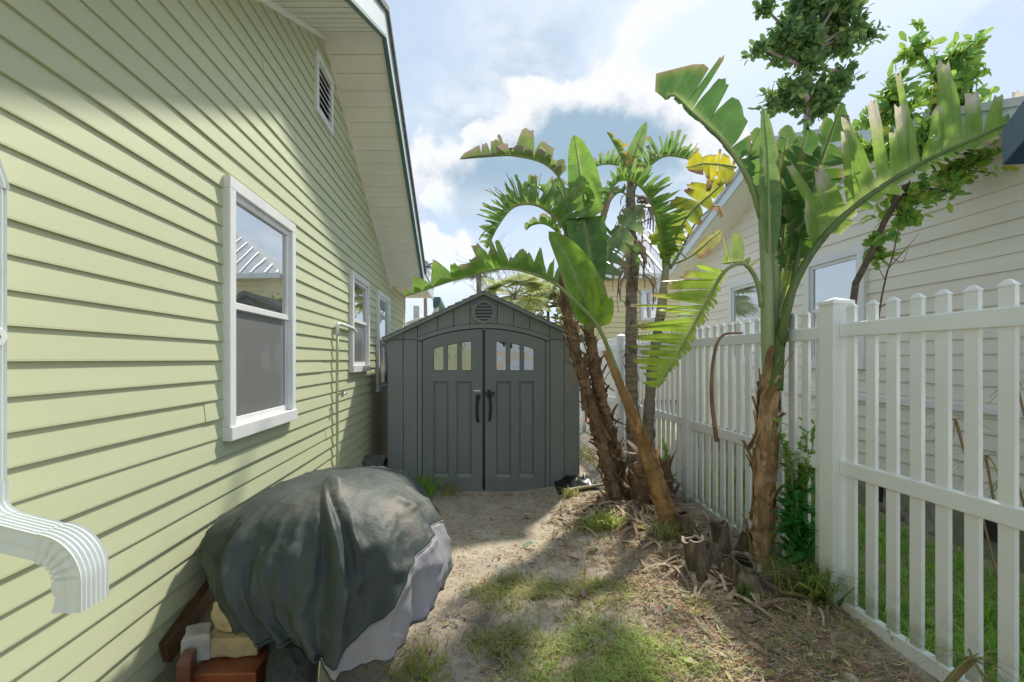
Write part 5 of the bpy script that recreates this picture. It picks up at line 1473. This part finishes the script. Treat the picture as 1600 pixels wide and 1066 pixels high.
def litter():
    r = random.Random(12); mb = MB()
    pal = ((.52, .40, .23), (.66, .55, .36), (.40, .28, .16), (.27, .19, .13), (.46, .41, .33))
    def ok(x, y):
        d = .16 + .95 * math.exp(-(((x - 1.7) / .8) ** 2 + ((y - 3.4) / 1.4) ** 2)) + .55 * sm(.9, 1.4, x)
        d *= .35 + .9 * sm(-.25, .35, N3(x * 2.2, y * 2.2, 4))
        return r.random() < d
    k = 0
    while k < 15000:
        x, y = r.uniform(-.5, 2.36), 1.9 + 3.7 * r.random() ** 1.5
        if not ok(x, y): continue
        k += 1; an = r.uniform(0, 2 * pi); L_ = r.uniform(.015, .075) * (1.7 if r.random() < .06 else 1); w = r.uniform(.0012, .0035)
        o = Vector((cos(an), sin(an), 0)); s = Vector((-o.y, o.x, 0)) * w; p = Vector((x, y, hgt(x, y) + r.uniform(.001, .014))); t = r.uniform(-.25, .3)
        mb.cc = tuple(v * r.uniform(.7, 1.1) for v in r.choice(pal)); b = len(mb.v); be = s * r.uniform(-6, 6)
        for u, bb in ((-.5, 0), (0, 1), (.5, 0)):
            q = p + o * L_ * u + be * bb + Vector((0, 0, t * L_ * u + .004)); mb.add(q - s); mb.add(q + s)
        mb.f += [(b, b + 1, b + 3, b + 2), (b + 2, b + 3, b + 5, b + 4)]
    mb.build('dry_straw', STRAW, attr=True, kind='stuff', label='dry straw and grass clippings scattered over the soil', cat='litter')
    mb = MB(); k = 0
    while k < 900:
        x, y = r.uniform(-.5, 2.36), 2.0 + 3.6 * r.random() ** 1.3
        if not ok(x, y): continue
        k += 1; L_ = r.uniform(.02, .07) * (2.4 if r.random() < .06 else 1); d = Vector((r.uniform(-1, 1), r.uniform(-1, 1), r.uniform(-.1, .35))).normalized()
        card(mb, Vector((x, y, hgt(x, y) + .006)), d, Vector((r.uniform(-.4, .4), r.uniform(-.4, .4), 1)), L_, L_ * r.uniform(.25, .6), tuple(v * r.uniform(.6, 1.05) for v in r.choice(pal)))
    mb.build('dead_leaves', STRAW, attr=True, kind='stuff', label='curled brown dead leaf scraps on the soil', cat='litter')
    mb = MB()
    for k in range(1500):
        x, y = r.uniform(-.9, 2.0), 1.9 + 4.0 * r.random(); s = r.uniform(.003, .010); p = Vector((x, y, hgt(x, y)))
        mb.cc = mixc((.24, .2, .16), (.6, .56, .5), r.random()); b = len(mb.v)
        for (q, w) in ((Vector((1, 0, 0)), 1), (Vector((0, 1, 0)), 1), (Vector((-1, .2, 0)), 1), (Vector((.1, -1, 0)), 1), (Vector((0, 0, .8)), 1)): mb.add(p + (q + rvec(r) * .3) * s)
        mb.f += [(b, b + 1, b + 4), (b + 1, b + 2, b + 4), (b + 2, b + 3, b + 4), (b + 3, b, b + 4)]
    mb.build('gravel', STRAW, attr=True, kind='stuff', label='small pale pebbles scattered in the soil', cat='gravel')
    # long brown leaf strips round the clumps: countable but lying anyhow
    mb = MB()
    for k in range(520):
        if r.random() < .5: x, y = r.gauss(1.45, .28), r.gauss(4.6, .28)
        else: x, y = r.gauss(1.95, .26), r.gauss(3.5, .26)
        x = min(x, 2.33); an = r.uniform(0, 2 * pi); L_ = r.uniform(.12, .36); w = r.uniform(.006, .022); o = Vector((cos(an), sin(an), 0)); s = Vector((-o.y, o.x, 0)) * w
        c = mixc((.26, .18, .12), (.58, .47, .33), r.random()); b = len(mb.v); z0 = r.uniform(.01, .06)
        for i in range(6):
            t = i / 5; q = Vector((x, y, 0)) + o * L_ * (t - .5) + s * 2.5 * sin(t * 3 + k); q.z = hgt(q.x, q.y) + z0 * sin(pi * t) + .006
            mb.cc = c; mb.add(q - s * (1 - .6 * t)); mb.add(q + s * (1 - .6 * t) + Vector((0, 0, .006)))
        for i in range(5): mb.f.append((b + 2 * i, b + 2 * i + 1, b + 2 * i + 3, b + 2 * i + 2))
    mb.build('fallen_strips', HUSK, attr=True, kind='stuff', label='fallen brown leaf strips heaped round the plant bases', cat='litter')


litter()


# --- sedges behind and at the near fence
def sedge(label, base, head, n, ln, cols, seed, stalk=.006):
    r = random.Random(seed); o = thing('sedge', label, 'sedge', base, 'umbrella sedges at the fence')
    h = Vector(head); MB().tube(spline([base, Vector(base).lerp(h, .55) + Vector((.03, .02, .02)), h], 12), stalk, 6).build('stalk', mat('dry_stalk', (.26, .19, .10), .8), o, smooth=True)
    mb = MB()
    for k in range(n):
        an = 2 * pi * k / n + r.uniform(-.25, .25); d = Vector((cos(an), sin(an) * .9, r.uniform(-.35, .5))).normalized(); L_ = ln * r.uniform(.6, 1.15)
        s = d.cross(Vector((0, 0, 1))).normalized(); b = len(mb.v); c = mixc(cols[0], cols[1], r.random())
        for i in range(6):
            t = i / 5; q = h + d * L_ * t + Vector((0, 0, -.55 * L_ * t * t)); w = .0045 * (1 - .85 * t) + .0006
            mb.cc = c; mb.add(q - s * w); mb.add(q + s * w)
        for i in range(5): mb.f.append((b + 2 * i, b + 2 * i + 1, b + 2 * i + 3, b + 2 * i + 2))
    mb.build('bracts', GRASS, o, attr=True)


DRYS = ((.30, .17, .07), (.42, .27, .12)); GRS = ((.16, .20, .07), (.30, .30, .12))
sedge('dry orange sedge head drooping between the pickets, upper left one', (3.05, 2.6, 0), pt(1492, 655, 2.75), 15, .22, DRYS, 1)
sedge('dry orange sedge head at the right picture edge, highest one', (3.3, 2.5, 0), pt(1588, 598, 2.7), 14, .20, DRYS, 2)
sedge('straw coloured sedge head with long rays behind the mid rail', (2.9, 2.45, 0), pt(1540, 712, 2.55), 18, .28, (DRYS[1], GRS[1]), 3)
sedge('thin sedge head low at the right edge behind pickets', (3.1, 2.4, 0), pt(1585, 740, 2.5), 12, .25, GRS, 4)
x0 = pt(1518, 1030, 2.0)
sedge('green rayed sedge head on a stubby brown stalk before the near pickets', (2.02, 2.08, hgt(2.02, 2.08) - .02), (x0.x, x0.y, x0.z), 20, .22, GRS, 5, .016)

# ------------------------------------------------------------------ blue parasol at the right edge
um = thing('patio_umbrella', 'dark blue patio umbrella, one corner at the right picture edge', 'umbrella', (2.05, .2, 0))
cn = Vector((2.05, .2, 2.62)); cor = pt(1566, 258, 1.3)
v0 = Vector((cor.x - cn.x, cor.y - cn.y)); RR = v0.length; a0 = math.atan2(v0.y, v0.x); ze = cor.z
cp_ = MB()
for k in range(8):
    a, b = a0 + k * pi / 4, a0 + (k + 1) * pi / 4
    A = Vector((cn.x + RR * cos(a), cn.y + RR * sin(a), ze)); B = Vector((cn.x + RR * cos(b), cn.y + RR * sin(b), ze)); m = A.lerp(B, .5).lerp(Vector((cn.x, cn.y, ze)), .03) + Vector((0, 0, .02))
    i = len(cp_.v)
    for q in (cn, A + Vector((0, 0, .10)), m + Vector((0, 0, .10)), B + Vector((0, 0, .10)), A, m, B): cp_.add(q)
    cp_.f += [(i, i + 1, i + 2), (i, i + 2, i + 3), (i + 1, i + 4, i + 5, i + 2), (i + 2, i + 5, i + 6, i + 3)]
co_ = cp_.build('canopy', FABRIC, um)
sd_ = co_.modifiers.new('t', 'SOLIDIFY'); sd_.thickness = .004
MB().tube([(2.05, .2, 0), (2.05, .2, 2.62)], .02, 10).build('pole', METAL, um, smooth=True)
MB().tube([(2.05, .2, -.02), (2.05, .2, .10)], [.24, .20], 20).build('base', BLACK, um)
for k in range(8):
    a = a0 + k * pi / 4
    MB().tube([cn - Vector((0, 0, .03)), (cn.x + RR * .98 * cos(a), cn.y + RR * .98 * sin(a), ze + .08)], .007, 6).build('rib', METAL, um)
